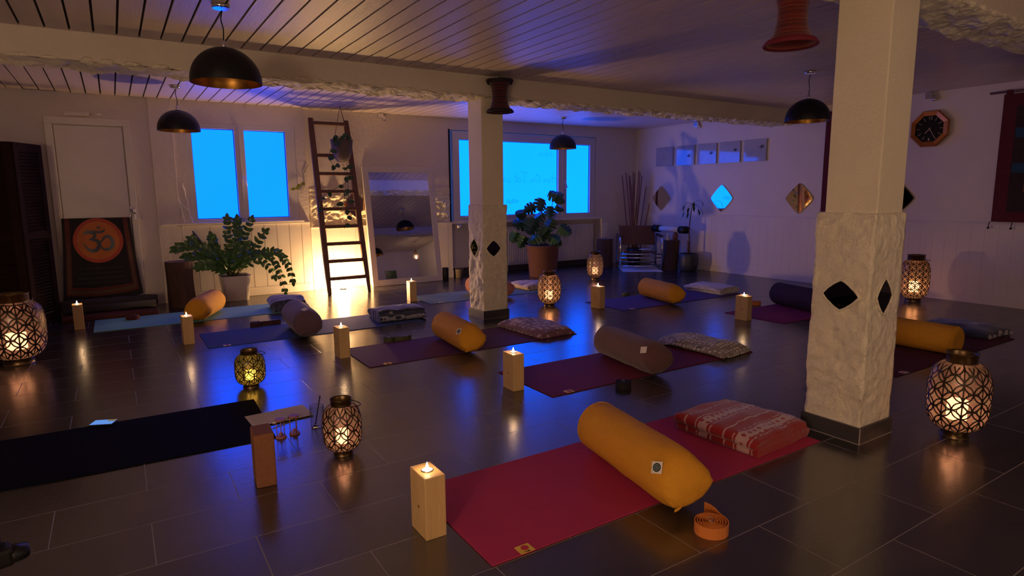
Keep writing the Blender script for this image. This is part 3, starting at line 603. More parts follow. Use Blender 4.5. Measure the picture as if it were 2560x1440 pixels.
# ------------------------------------------------------------------ candle blocks
def block(label,x,y,rz=0,first=[None]):
    if first[0]: return dup(first[0],label,(x,y,0),rz)
    t=thing('candle_block',label,'candle holder',(x,y,0),rz,'pine block tealight holders'); first[0]=t
    b=MB().box((0,0,0),(.078,.125,.225),.004); wb=b.build('wood_block',M_pine,t)
    MB().lathe([(.006,0),(.0058,.0008)],14).build('wood_knot',M_cork,wb,(-.0004,.055,.105),(0,-PI/2,0))
    c=(.039,.0625,.2255); MB().lathe([(.0205,-.003),(.0205,.003),(.019,.0035),(.0185,.002)],24,c,capt=False).build('tealight_cup',M_chrome,t)
    MB().lathe([(.0185,0),(.0185,.0022)],24,c).build('tealight_wax',M_waxlit,t)
    MB().lathe([(.001,.003),(.0045,.008),(.0052,.013),(.003,.021),(.0004,.030)],12,c).build('flame',M_flame,t)
    return t
BL=[((.803,1.815),'pine block with a lit tealight, largest and nearest, at the raspberry mat corner'),
((1.292,4.345),'pine block with a lit tealight at the corner of the plum purple mat'),
((1.925,3.01),'pine block with a lit tealight at the corner of the wine red mat'),
((4.12,4.78),'pine block with a lit tealight at the corner of the violet mat'),
((4.815,3.535),'pine block with a lit tealight at the corner of the magenta mat'),
((2.68,6.29),'pine block with a lit tealight in front of the leaning mirror'),
((.385,5.48),'pine block with a lit tealight at the corner of the dark blue mat'),
((-.385,6.67),'pine block with a lit tealight left of the light teal mat')]
for i,((x,y),l) in enumerate(BL):
    block(l,x,y,math.radians([0,2,-2,8,6,-6,2,3][i])); lamp('tealight_glow',(x+.039,y+.0625,.262),.25,(1,.6,.3),.008)
tag(MB().box((4.875,3.60,.2255),(4.92,3.66,.229),.001).build('matchbox_lid',M_tag),'small pale flat piece lying on the pine block by the magenta mat','card')
# ------------------------------------------------------------------ ornate lanterns
def lantern(label,x,y,h,r,rn,n,gm,rz=0,e=1.0,handle=True):
    t=thing('lantern',label,'lantern',(x,y,0),rz,'pierced metal floor lanterns')
    zf,zs,zt=.07*h,.09*h,.89*h; rf=rn*.92
    def rad(k):                                          # k 0..1 bottom to top
        a=abs(2*k-1); return rf*.98+(r-rf*.98)*(1-a**3.2)**.55
    def S(u,k,o=0): q=rad(k)+o; return Vector((q*math.cos(u),q*math.sin(u),zs+(zt-zs)*k))
    ks=[.5-.5*math.cos(PI*i/28) for i in range(29)]
    MB().lathe([(rad(k)-.002,zs+(zt-zs)*k) for k in ks],40,capb=False,capt=False).build('glass_shade',gm,t)
    b=MB(); Hh=zt-zs; rho=PI*r/n; rows=max(2,round(Hh/(2*rho))); rv=Hh/rows/2
    def circ(u0,v0,f,wd,seg=20):
        for i in range(seg):
            a1,a2=2*PI*i/seg,2*PI*(i+1)/seg; q=[]
            for a_ in (a1,a2):
                for w_ in (-wd,wd):
                    ff=f+w_/rho; k=(v0+ff*rv*math.sin(a_))/Hh; u=u0+ff*rho*math.cos(a_)/r
                    q.append((u,k))
            if min(k for _,k in q)<.0 or max(k for _,k in q)>1.0: continue
            P=[S(u,k,.0005) for u,k in q]+[S(u,k,.0022) for u,k in q]
            b.add(P,[[4,5,7,6],[0,1,3,2],[0,2,6,4],[1,5,7,3]])
    wd=max(.0016,r*.024)
    for i in range(n):
        for j in range(rows):
            u0=2*PI*i/n; v0=rv*(2*j+1); circ(u0,v0,.98,wd); circ(u0,v0,.5,wd*.9,14)
            for dv in (-1,1): pass
            P=[]; 
            for k in range(7):
                vv=(v0-rv*.98+2*rv*.98*k/6)/Hh
                P.append(vv)
            for k in range(6):
                du=wd/r; b.add([S(u0-du,P[k],.001),S(u0+du,P[k],.001),S(u0+du,P[k+1],.001),S(u0-du,P[k+1],.001)],[[0,1,2,3]])
        for j in range(rows+1): circ(2*PI*(i+.5)/n,rv*2*j,.98,wd)
    for k in (.0,1.0): b.tube([S(2*PI*i/40,k,.001) for i in range(41)],max(.003,r*.03),6,False)
    b.build('filigree',M_bronze,t)
    MB().lathe([(rf,0),(rf*.97,.005),(rf*.95,zf),(rf*1.05,zs)],36,capb=False).build('foot',M_brass,t)
    MB().lathe([(rf,zt-.002),(rn*.96,zt+.005),(rn*.96,h-.004),(rn*1.03,h),(rn*1.0,h+.001),(rn*.92,h-.005),(rn*.92,zt)],36,capb=False,capt=False).build('neck',M_brass,t)
    if handle:
        a0=PI/2; P=[]
        for k in range(17):
            a_=PI*k/16; P.append((rn*1.12*math.cos(a_)*1.0,-math.sin(a_)*rn*1.9*.95,zt+.012-math.sin(a_)*.018))
        MB().tube(P,max(.0022,r*.022),8).build('handle',M_bronze,t)
    cr_=r*.33; ch=h*.22; cz=zs+h*.12
    MB().lathe([(cr_,zs+.001),(cr_,cz)],24).build('candle_base',M_wax,t); MB().lathe([(cr_,cz+.0005),(cr_,cz+ch),(cr_*.5,cz+ch-.004)],24).build('candle',M_candle,t)
    lamp('lantern_glow',(x,y,cz+ch+.03),LANT*e,(1,.6,.32),r*.2)
    return t
M_candle=emis('glowing_candle',(1,.55,.27),11.0)
lantern('small pierced lantern with pink glass beside the hourglasses',.795,2.70,.262,.086,.048,9,M_lgpink,1.2,.6)
lantern('small pierced lantern with yellow green glass near the black mat',.63,4.02,.235,.088,.052,9,M_lgyel,1.3,.2)
lantern('tall pierced lantern right of the centre pillar with overlapping ring pattern',3.80,5.22,.372,.122,.066,13,M_lgamb,-1.4,2.2)
lantern('pierced lantern by the tree stump left of the leather armchair',5.49,6.48,.39,.112,.064,13,M_lgpink,-1.2,2.4)
lantern('large pierced lantern near the right wall behind the thick pillar',7.13,3.19,.50,.137,.085,13,M_lgamb,1.2,.7)
lantern('pierced lantern in the right foreground with pink mosaic glass',3.34,1.255,.412,.128,.066,10,M_lgpink,.5,1.2,False)
lantern('very large pierced lantern cut by the left edge of the picture',-.665,5.56,.505,.182,.105,12,M_lgpink,.2,.7,True)
# ------------------------------------------------------------------ straps
def strap(label,cx,cy,m,r=.05,wd=.038,turns=7,tail=None,rz=0,metal=True,sx=1,sy=1):
    t=thing('yoga_strap',label,'strap',(cx,cy,.0005),rz,'coiled yoga straps'); b=MB(); P=[]
    for i in range(turns*22+1):
        a=2*PI*i/22; q=r*(.12+.88*(i/(turns*22))); P.append((q*math.cos(a)*sx,q*math.sin(a)*sy,0))
    P+= [(p[0],p[1],0) for p in (tail or [])]
    b.ribbon(P,wd,.0028); b.build('webbing',m,t)
    if metal: MB().tube([(.010*math.cos(i*PI/6),.008*math.sin(i*PI/6),wd+.004+.004*math.sin(i*PI/6)) for i in range(13)],.0014,6).build('d_ring',M_chrome,t)
    return t
M_org=mat('orange_webbing',(.66,.20,.03),.8,var=.08,scale=120,bump=.3,bscale=200); M_grn=mat('olive_webbing',(.07,.075,.03),.85,var=.1,scale=100)
M_blk=mat('black_webbing',(.012,.008,.008),.8); M_mar=mat('maroon_webbing',(.05,.012,.02),.85,var=.1)
strap('orange coiled strap beside the nearest yellow bolster',1.662,1.325,M_org,.062,.042,6,[(.068,.02),(.082,.05),(.088,.075),(.086,.10)],0,True,1,.95)
strap('black coiled strap at the edge of the wine red mat',2.525,2.705,M_blk,.048,.04,7)
strap('olive green strap partly unrolled above the plum mat',1.785,4.66,M_grn,.042,.035,6,[(.06,-.02),(.10,-.04),(.15,-.045),(.19,-.02),(.195,.01)],.0)
strap('dark maroon strap partly unrolled beside the dark blue mat',1.0,5.905,M_mar,.05,.04,6,[(.08,.0),(.15,-.01),(.22,-.0)],0)
strap('small olive strap coil beyond the violet mat',4.93,5.27,M_grn,.045,.03,6)
strap('orange strap coil behind the pine block of the magenta mat',5.61,4.02,M_org,.05,.035,6)
# ------------------------------------------------------------------ foreground small things
t=thing('cork_block','brown cork yoga block standing on end in the foreground','yoga block',(.392,2.545,0),math.radians(-4)); 
MB().box((0,0,0),(.078,.13,.225),.007).build('cork_body',M_cork,t)
t=thing('booklet','open sheet with printed lines lying at the end of the black mat','booklet',(.655,3.36,.006),math.radians(3))
MB().box((-.155,-.095,0),(.0,.095,.0015)).box((.0,-.095,.0),(.155,.10,.0022)).build('pages',M_paper,t)
b=MB()
for k in range(11):
    for x0 in (-.14,.015): b.box((x0,-.08+.0155*k,.0023 if x0>0 else .0016),(x0+R.uniform(.08,.125),-.0785+.0155*k,.0026 if x0>0 else .0019))
b.build('printed_lines',mat('grey_print',(.33,.28,.26),.8),t)
t=thing('pen','dark and white pen lying on the open booklet','pen',(.66,3.27,.0135),math.radians(25))
MB().tube([(-.07,0,0),(.02,0,0)],.0045,10).build('barrel',M_tag,t); MB().tube([(.02,0,0),(.07,0,0),(.078,0,0)],[.0048,.0045,.002],10).build('cap',M_ink,t)
def hourglass(label,x,y,first=[None]):
    if first[0]: return dup(first[0],label,(x,y,0),.5)
    t=thing('hourglass',label,'hourglass',(x,y,0),0,'two wooden hourglasses'); first[0]=t; Mw=mat('pink_brown_wood',(.42,.17,.12),.5,var=.15)
    MB().lathe([(.024,0),(.026,.003),(.024,.008)],24).build('base',Mw,t); MB().lathe([(.024,.087),(.026,.091),(.024,.096)],24).build('top',Mw,t)
    for k in range(3): a=2*PI*k/3+.4; MB().tube([(.02*math.cos(a),.02*math.sin(a),.007),(.02*math.cos(a),.02*math.sin(a),.088)],.0022,8).build('post',Mw,t)
    MB().lathe([(.002,.009),(.013,.013),(.014,.024),(.009,.038),(.0018,.047),(.009,.056),(.014,.070),(.013,.082),(.002,.086)],20).build('glass_bulb',M_glass,t)
    MB().lathe([(.001,.0105),(.010,.0145),(.011,.020),(.001,.030)],16).build('sand',M_sand,t); return t
hourglass('wooden hourglass left of the pair, next to the cork block',.597,3.055)
hourglass('wooden hourglass right of the pair, nearer the drinking glass',.665,3.068)
t=thing('drinking_glass','clear drinking glass left of the small pink lantern','glass',(.785,3.09,0))
MB().lathe([(.001,.004),(.028,.006),(.030,.012),(.0355,.118),(.0365,.118),(.032,.0),(.001,0)],32).build('glass_body',M_glass,t)
MB().tube([(-.012,0,.012),(.022,.006,.165)],.0028,8).lathe([(.001,0),(.010,.003),(.001,.006)],12,(-.012,0,.009)).build('spoon',M_dark,t)
t=thing('phone','phone with a lit blue screen lying on the black mat','phone',(-.14,3.755,.0062),math.radians(-24))
MB().box((-.055,-.036,0),(.055,.036,.008),.003).build('body',M_dark,t); MB().box((-.053,-.034,.008),(.053,.034,.0086)).build('screen',emis('lit_blue_screen',(.16,.38,1.0),.75),t)
MB().box((.012,.008,.0086),(.053,.034,.0089)).build('screen_tile',emis('lit_tan_screen',(.22,.17,.10),.9),t)
t=thing('tripod','black tripod head in the dark lower left corner','tripod',(-.34,1.90,0),.3)
for k in range(3): a=2*PI*k/3; MB().tube([(0,0,.2),(.13*math.cos(a),.13*math.sin(a),.0)],.009,8).build('leg',M_dark,t)
MB().tube([(0,0,.12),(0,0,.27)],.02,12).build('column',M_dark,t)
MB().box((-.05,-.03,.26),(.05,.03,.31),.012).lathe([(.0,-.02),(.03,-.012),(.03,.012),(0,.02)],16,(.055,0,.28)).build('head',M_dark,t)
MB().box((-.03,-.012,.31),(.03,.012,.36),.006).box((-.032,-.012,.35),(-.018,.012,.385),.004).build('clamp',M_dark,t)
# ------------------------------------------------------------------ ladder, floor lamp, mirror
t=thing('ladder','dark brown wooden ladder leaning on the wall behind the floor light','ladder',(2.33,7.30,0))
def rail(x0,x1,y0,y1,z1,w_=.030):
    A=Vector((x0,y0,0)); B=Vector((x1,y1,z1)); d=(B-A).normalized(); b=MB(); s=Vector((1,0,0))*w_; n_=d.cross(s).normalized()*.021; K=10; vs=[]
    for k in range(K+1):
        p=A+(B-A)*k/K; j=.0015*nz((k,x0,0),2); f=.55+.45*min(1,k*.6+.2)
        if k==K: p=p-d*.0; f=.85
        vs+= [p-s*f-n_*f+s*j,p+s*f-n_*f,p+s*f+n_*f,p-s*f+n_*f]
    return b.add(vs,[[k*4+i,k*4+(i+1)%4,k*4+4+(i+1)%4,k*4+4+i] for k in range(K) for i in range(4)]+[[3,2,1,0],[K*4+i for i in range(4)]])
rail(-.245,-.225,0,.50,2.10).build('rail',M_ladder,t); rail(.24,.21,0,.50,2.09).build('rail',M_ladder,t)
for i,z in enumerate((2.045,1.655,1.435,1.22,1.01,.80,.595,.39,.185)):
    yy=.5*z/2.095; xa=-.245+.02*z/2.1; xb=.24-.03*z/2.1; MB().box((xa+.01,yy-.028,z-.020),(xb-.01,yy+.030,z+.020),.006).build('rung',M_ladder,t)
t=thing('globe_lamp','small glowing globe lamp on the floor behind the ladder foot','lamp',(2.36,7.66,0))
M_globe=emis('glowing_globe',(1,.58,.24),FLOORLAMP)
MB().lathe([(.04,0),(.042,.012),(.02,.02)],24).build('base',M_dark,t)
MB().lathe([(.001,.02)]+[(.045*math.sin(PI*i/12),.065-.045*math.cos(PI*i/12)) for i in range(1,12)]+[(.001,.11)],24).build('globe',M_globe,t)
b=MB(); 
for k in range(3): b.tube([(2.2+.12*i/3+.4*k/3-.1,7.78+.01*math.sin(i*2.1+k),.004+.006*abs(math.sin(i*1.7+k))) for i in range(8)],.0022,5)
tag(b.build('light_cable',M_grn),'thin cable trailing on the floor at the wall behind the ladder','cable')
t=thing('standing_mirror','large white framed mirror leaning on the wall right of the ladder','mirror',(2.74,7.63,0),math.radians(1.5)); t.rotation_euler=(math.radians(-8.5),0,math.radians(.6))
Wm,Hm,fw_=1.0,1.56,.078
MB().box((0,-.015,0),(fw_,.02,Hm),.004).box((Wm-fw_,-.015,0),(Wm,.02,Hm),.004).box((fw_,-.015,0),(Wm-fw_,.02,fw_),.004).box((fw_,-.015,Hm-fw_),(Wm-fw_,.02,Hm),.004).build('mirror_frame',M_white,t)
MB().box((fw_-.005,-.004,fw_-.005),(Wm-fw_+.005,.004,Hm-fw_+.005)).build('mirror_glass',M_mirror,t)
# ------------------------------------------------------------------ small things between mirror and window
tag(MB().lathe([(.041,0),(.043,.004),(.043,.17),(.040,.174)],28,(3.80,7.66,0)).build('black_speaker',M_dark),'black cylindrical speaker on the floor right of the leaning mirror','speaker')
tag(MB().lathe([(.05,0),(.056,.10),(.06,.12),(.056,.12),(.05,.10)],28,(4.09,7.80,0)).build('brown_jar',M_felt),'small brown jar behind the black cylindrical speaker','jar')
tag(MB().lathe([(.07,0),(.10,.03),(.11,.09),(.08,.16),(.03,.20),(.025,.25),(.022,.25),(.027,.2),(.076,.158),(.105,.09),(.096,.032),(.07,.005)],32,(4.36,7.74,0)).build('glass_demijohn',M_glass),'round clear glass bottle on the floor left behind the centre pillar','bottle')
# ------------------------------------------------------------------ plants
def leaf(b,P,d,up,ln,wd,curl=.15):
    d=d.normalized(); s=d.cross(up).normalized(); n=s.cross(d); vs=[]; K=6
    for k in range(K+1):
        t_=k/K; wq=wd*math.sin(PI*min(1,t_**.8*.97+.03))**.8; c=P+d*ln*t_-n*curl*ln*t_*t_
        vs+= [c-s*wq+n*wq*.25,c,c+s*wq+n*wq*.25]
    b.S=True; b.add(vs,[[k*3+j,k*3+j+1,k*3+4+j,k*3+3+j] for k in range(K) for j in range(2)]); b.S=False
def bez(a,c,e,t): return a*(1-t)**2+c*2*t*(1-t)+e*t*t
t=thing('potted_zz_plant','tall leafy plant with arching stems in a white square pot under the left window','potted plant',(1.10,7.60,0))
MB().lathe([(.118,0),(.125,.005),(.158,.28),(.163,.288),(.155,.288),(.148,.26)],32,capt=False,sq=.8).build('pot',M_pot,t)
MB().lathe([(.149,.262),(.149,.27)],32,sq=.8).build('soil',M_soil,t)
bs=MB(); bl=MB(); q=random.Random(11)
def frond(tip,arch,nl,ls,start=None,droop=0):
    s=Vector(start or (q.uniform(-.06,.06),q.uniform(-.05,.05),.27)); e=Vector(tip); c=(s+e)/2+Vector(arch)
    pts=[bez(s,c,e,i/14) for i in range(15)]; bs.tube(pts,[.006-.004*i/14 for i in range(15)],6)
    for i in range(nl):
        tt=.28+.70*i/(nl-1); p=bez(s,c,e,tt); d=(bez(s,c,e,min(1,tt+.04))-bez(s,c,e,tt-.04)).normalized(); sd=d.cross(Vector((0,-1,.3))).normalized()
        for g in (-1,1):
            dd=(d*.7+sd*g*.8+Vector((q.uniform(-.3,.3),q.uniform(-.5,.3),q.uniform(-.2,.2)))).normalized(); leaf(bl,p,dd,Vector((q.uniform(-.5,.5),-1,q.uniform(.1,1))),ls*q.uniform(.8,1.15)*(1-.3*tt),ls*.27,.2)
    leaf(bl,e,(e-c),Vector((0,-1,.5)),ls*.8,ls*.25)
for a in [((-.57,-.12,.62),(0,0,.30),11,.10),((-.47,-.05,.53),(.02,0,.15),10,.10),((-.40,.02,.70),(-.06,0,.12),9,.10),((-.20,.05,.72),(-.06,0,.06),9,.10),((-.03,.02,.92),(-.05,0,0),10,.09),((.07,.0,.90),(0,0,0),11,.10),
          ((.22,.02,.90),(-.05,0,.02),9,.09),((.36,-.02,.76),(-.04,0,.0),8,.09),((.32,0,.70),(.0,.0,-.05),8,.08),((.62,-.08,.17),(.22,0,.62),13,.085),((.52,-.10,.06),(.18,0,.68),13,.085),((.42,-.06,.24),(.1,0,.36),7,.08),
          ((-.16,-.10,.55),(-.02,0,.04),9,.11),((.04,-.10,.60),(0,0,.0),9,.10),((-.06,-.12,.50),(0,0,0),8,.12),((.15,-.08,.62),(0,0,0),8,.09),((-.35,-.1,.42),(-.02,0,.12),8,.11)]: frond(a[0],a[1],a[2],a[3])
bs.tube([(-.05,0,.27),(-.39,0,.80)],.009,7)
bs.build('stems',M_stem,t); bl.build('foliage',M_leaf,t)
# log behind
def log(label,x,y,r,h,seed,tilt=0):
    t=thing('tree_stump',label,'tree stump',(x,y,0)); b=MB(); n=40; vs=[]; K=12
    for k in range(K+1):
        z=h*k/K
        for j in range(n):
            a=2*PI*j/n; rr_=r*(1+.10*nz((math.cos(a),math.sin(a),z*1.5),1.6,seed)+.05*nz((math.cos(a)*3,math.sin(a)*3,z*2),2.4,seed)); vs.append((rr_*math.cos(a)+tilt*z,rr_*math.sin(a),z))
    b.S=True; b.add(vs,[[k*n+j,k*n+(j+1)%n,(k+1)*n+(j+1)%n,(k+1)*n+j] for k in range(K) for j in range(n)]); b.S=False; b.build('bark',M_bark,t)
    MB().add([Vector(v)+Vector((0,0,.001)) for v in vs[-n:]],[list(range(n))]).build('cut_face',M_logtop,t)
log('dark tree stump left of the white potted plant','','' if 0 else 0,0,0,0) if 0 else None
log('dark tree stump left of the white potted plant',.545,7.52,.132,.485,1)
log('tree stump left of the chrome armchair',6.575,7.52,.122,.455,2)
log('tree stump right of the chrome armchair carrying small ornaments',7.16,6.68,.115,.45,3,.05)
# monstera
t=thing('potted_monstera','split leaf plant in a big woven rattan basket in front of the radiator','potted plant',(5.14,7.22,0))
b=MB(); pr=[]
for i in range(61): z=.44*i/60; pr.append((.192+.04*(z/.44)+.0045*math.sin(i*PI/2*1.0),z))
b.lathe(pr,48,capt=False); b.lathe([(.237,.43),(.243,.445),(.23,.45),(.222,.43)],48,capb=False,capt=False); b.build('basket',M_basket,t)
MB().lathe([(.222,.40),(.222,.41)],40).build('soil',M_soil,t)
LD=Vector((math.cos(math.atan2(5.14,7.22)),-math.sin(math.atan2(5.14,7.22)),0)); FD=Vector((-.58,-.81,0))
def mleaf(b,c,nrm,tipd,s,cuts=5):
    nrm=nrm.normalized(); tipd=(tipd-nrm*tipd.dot(nrm)).normalized(); sd=tipd.cross(nrm)
    mid=[]; K=28
    for side in (-1,1):
        rim=[]
        for k in range(K+1):
            a=PI*k/K; r_=s*(.62+.38*math.cos(a))*(1.0 if k<K*.88 else .75)
            x_=math.sin(a)**.75*s*.66*(1-.25*math.cos(a)); y_=math.cos(a)*s*.72+s*.1-(0 if k<K-3 else -.10*s*(k-K+3)/3)
            notch=(.5 if cuts>4 and k%5==2 and 4<k<K-5 else 1)
            x_*=notch; rim.append(c+tipd*y_+sd*side*x_-nrm*(x_*x_*.8/s))
        mids=[c+tipd*((math.cos(PI*k/K))*s*.68+s*.1) for k in range(K+1)]
        b.S=True; n0=K+1; b.add(rim+mids,[[k,k+1,n0+k+1,n0+k] for k in range(K)]); b.S=False
bl=MB(); bs=MB(); q=random.Random(5)
for (la,z,s,dp) in ((.17,1.17,.16,.0),(.24,1.10,.11,.05),(-.02,1.03,.15,.05),(-.17,.97,.13,.0),(-.30,.90,.12,.05),(.10,.93,.13,.0),(.24,.98,.10,-.1),(-.30,.78,.17,.15),(-.14,.74,.19,.2),(.10,.75,.15,.1),(.30,.68,.15,.18),(-.40,.58,.12,.1),(-.28,.52,.13,.2),(.02,.62,.16,.2),(.15,.56,.14,.22),(-.10,.56,.14,.25),(.20,.50,.10,.15),(-.05,.86,.13,-.08)):
    c=LD*la+FD*dp+Vector((0,0,z)); 
    base=LD*la*.15+Vector((0,0,.42)); mid=(base+c)/2+Vector((0,0,.10)); P=[bez(base,mid,c,i/10) for i in range(11)]; bs.tube(P,.0045,6)
    nr=(FD*1.0+Vector((q.uniform(-.6,.6),q.uniform(-.5,.5),q.uniform(.0,.9)))); td=LD*(la*2.5+q.uniform(-.5,.5))+Vector((0,0,-.75+q.uniform(-.3,.5)))
    mleaf(bl,c,nr,td,s,5 if s>.12 else 4)
bs.build('stems',M_stem,t); bl.build('foliage',M_leafd,t)
# potted tree right
t=thing('potted_sapling','thin drooping sapling in a rounded dark grey pot by the right wall','potted plant',(7.25,6.40,0))
MB().lathe([(.10,0),(.125,.02),(.142,.10),(.143,.20),(.135,.255),(.125,.265),(.12,.24)],32,capt=False).build('pot',M_greypot,t); MB().lathe([(.121,.235),(.121,.24)],28).build('soil',M_soil,t)
b=MB().tube([(0,0,.24),(.01,0,.45),(-.01,0,.62),(.02,0,.85),(.05,0,1.0)],[.018,.012,.009,.007,.004],8).tube([(.0,0,.24),(-.015,0,.40),(-.03,0,.46)],[.02,.014,.004],8); b.build('trunk',M_ladder,t)
b=MB(); q=random.Random(3)
for k in range(11):
    a=2*PI*k/11; d=Vector((math.cos(a),math.sin(a),.55)); p=Vector((.05,0,1.0)); e=p+Vector((math.cos(a)*.13,math.sin(a)*.13,q.uniform(-.12,.05))); b.tube([bez(p,(p+e)/2+Vector((0,0,.06)),e,i/6) for i in range(7)],.0018,5); leaf(b,e,Vector((math.cos(a)*.5,math.sin(a)*.5,-1)),Vector((math.cos(a),math.sin(a),.4)),.10,.018)
b.build('foliage',M_leafd,t)
# bamboo sticks
t=thing('cane_bundle','tall bundle of reddish bamboo canes standing in a dark pot in the corner','canes',(7.30,7.62,0))
MB().lathe([(.09,0),(.12,.12),(.125,.26),(.118,.26),(.11,.12)],28,capt=False).build('pot',M_greypot,t)
M_cane=mat('reddish_cane',(.17,.05,.035),.5,var=.3,scale=10); q=random.Random(9); LC=Vector((.70,-.714,0))
for (la,z) in ((-.33,1.46),(-.27,1.50),(-.22,1.47),(-.20,1.44),(-.15,1.52),(-.12,1.50),(-.06,1.53),(-.04,1.5),(-.01,1.45),(.06,1.28),(-.28,.98),(.12,1.0),(-.08,1.2),(-.17,1.3)):
    e=LC*(la+.10)+Vector((-.03,-.05,z)); s=LC*(la*.18)+Vector((q.uniform(-.05,.03),q.uniform(-.05,.03),.02)); MB().tube([s,(s+e)/2+Vector((q.uniform(-.008,.008),0,0)),e],[.010,.009,.007],7).build('cane',M_cane,t)
# hanging planter
t=thing('hanging_planter','grey brown pot with trailing vine hanging in front of the ladder','hanging plant',(2.365,7.45,1.56))
b=MB().lathe([(.02,0),(.06,.01),(.095,.06),(.118,.15),(.13,.27),(.124,.27),(.11,.15)],28,capt=False); b.build('pot',M_felt,t); MB().lathe([(.12,.24),(.12,.25)],24).build('soil',M_soil,t)
b=MB()
for k in range(4): a=PI/2*k+.5; b.tube([(.124*math.cos(a),.124*math.sin(a),.26),(0,0,.655)],.003,5)
b.build('hanging_cord',M_cork,t)
bs=MB(); bl=MB(); q=random.Random(21)
def vine(pts,nl,ls,m=None):
    P=[Vector(p) for p in pts]; bs.tube(P,.003,5)
    for i in range(nl):
        tt=(i+.6)/nl*(len(P)-1); k=min(int(tt),len(P)-2); p=P[k].lerp(P[k+1],tt-k); leaf(bl,p,Vector((q.uniform(-1,1),q.uniform(-.8,.1),q.uniform(-.9,.2))),Vector((q.uniform(-.3,.3),-1,.3)),ls*q.uniform(.8,1.2),ls*.36,.2)
vine([(0,-.1,.26),(-.06,-.13,.30),(-.12,-.12,.27)],4,.07); vine([(.02,-.1,.26),(.03,-.12,.34),(.06,-.12,.30)],4,.07)
vine([(-.09,-.08,.24),(-.16,-.10,.16),(-.20,-.1,.04),(-.12,-.1,-.06),(-.03,-.1,-.02),(.0,-.1,-.14),(-.02,-.1,-.35),(-.06,-.1,-.55)],9,.08)
vine([(.02,-.1,.0),(.01,-.12,-.2),(.02,-.1,-.45),(.0,-.1,-.62),(-.05,-.1,-.78)],7,.08)
vine([(-.02,-.1,-.25),(-.18,-.08,-.33),(-.3,-.06,-.42),(-.35,-.05,-.62)],4,.07)
bs.build('vines',M_stem,t); bl.build('foliage',M_leafd,t)
t=thing('vine_cutting','thin twig with yellow green leaves on the wall left of the ladder','twig',(1.97,7.815,1.30))
MB().tube([(.08,0,.25),(.02,0,.14),(.03,0,0),(-.02,0,-.09)],.0025,5).build('twig',M_stem,t); b=MB(); 
for (x,z) in ((-.02,.0),(.03,.02),(-.09,-.04),(-.04,-.03)): leaf(b,Vector((x,-.004,z)),Vector((-1,-.2,-.2)),Vector((0,-1,.2)),.055,.02)
b.build('leaves',M_leafy,t)
# ------------------------------------------------------------------ diamond mirrors
def dmirror(label,axis,pos,c1,z,hw=.19,hh=.195,m=M_mirror):
    d=diamond(0,0,hw,hh,48,1.15); d2=diamond(0,0,hw*.97,hh*.97,48,1.15); n=len(d)
    f=(lambda a,c_,q:(q,a,c_)) if axis=='x' else (lambda a,c_,q:(a,q,c_))
    vs=[f(a,c_,-.001) for a,c_ in d]+[f(a,c_,-.010) for a,c_ in d]; b=MB().add(vs,[[i,(i+1)%n,n+(i+1)%n,n+i] for i in range(n)])
    t=thing('diamond_mirror',label,'mirror',(pos,c1,z) if axis=='x' else (c1,pos,z),0,'frameless diamond wall mirrors')
    b.build('mirror_edge',M_chrome,t); MB().add([f(a,c_,-.0102) for a,c_ in d],[list(range(n))]).build('mirror_face',m,t)
dmirror('diamond mirror on the right wall nearest the corner above the canes','x',7.528,7.25,1.085,m=mat('bronze_mirror_a',(.8,.72,.66),.03,metal=1,var=0))
dmirror('diamond mirror on the right wall above the sapling, second from the corner','x',7.528,6.055,1.085)
dmirror('diamond mirror on the right wall left of the thick pillar','x',7.528,4.83,1.085,m=mat('bronze_mirror_b',(.85,.66,.48),.03,metal=1,var=0))
dmirror('diamond mirror on the right wall peeking out right of the thick pillar','x',7.528,3.64,1.09,m=M_mirrordark)
dmirror('diamond mirror behind the ladder on the rough plaster','y',7.83,2.62,1.055,.15,.16,m=mat('bronze_mirror_c',(.5,.3,.2),.05,metal=1,var=0))
# ------------------------------------------------------------------ canvases
M_canv=mat('glossy_white_canvas',(.34,.34,.38),.09,var=.08,scale=12,coat=1)
LB=['first small canvas with faint lettering, nearest the corner','second canvas from the corner with a faint ink bird','middle canvas of the five with an ink bird','fourth canvas from the corner with a dark ink bird','fifth canvas with the darkest ink bird, farthest from the corner']
for i,yc in enumerate((7.20,6.765,6.355,5.945,5.525)):
    t=thing('canvas_picture',LB[i],'picture',(7.538,yc,1.738),0,'five small canvases in a row')
    MB().box((-.024,-.177,-.147),(0,.177,.147),.002).build('canvas',M_canv,t)
    b=MB(); s=.035
    if i==0:
        for k,(z,l) in enumerate(((.03,.05),(-.01,.09),(-.045,.05))): b.box((-.0255,-l/1-.0,z),(-.0245,l*.6,z+.0035))
        b.build('lettering',M_ink,t)
    else:
        y0,z0=-.06-.012*i,-.03+.018*i
        for (a,c_,a2,c2,w_) in ((-1,-.3,-.2,.5,.006),(-.2,.5,.6,.6,.007),(.6,.6,1,-.2,.005),(0,.1,.5,-.4,.008),(-.4,-.4,.1,.3,.006),(.3,.4,.0,-.5,.006)):
            b.tube([(-.0255,y0-a*s,z0+c_*s),(-.0262,y0-(a+a2)/2*s,z0+(c_+c2)/2*s+.004),(-.0255,y0-a2*s,z0+c2*s)],w_*.5,5)
        for k in range(4): b.lathe([(.003,-.0005),(.003,.0005)],8,(-.0255,.08-.05*k,-.09+.02*(k%2)))
        b.build('ink_bird',M_paint,t)
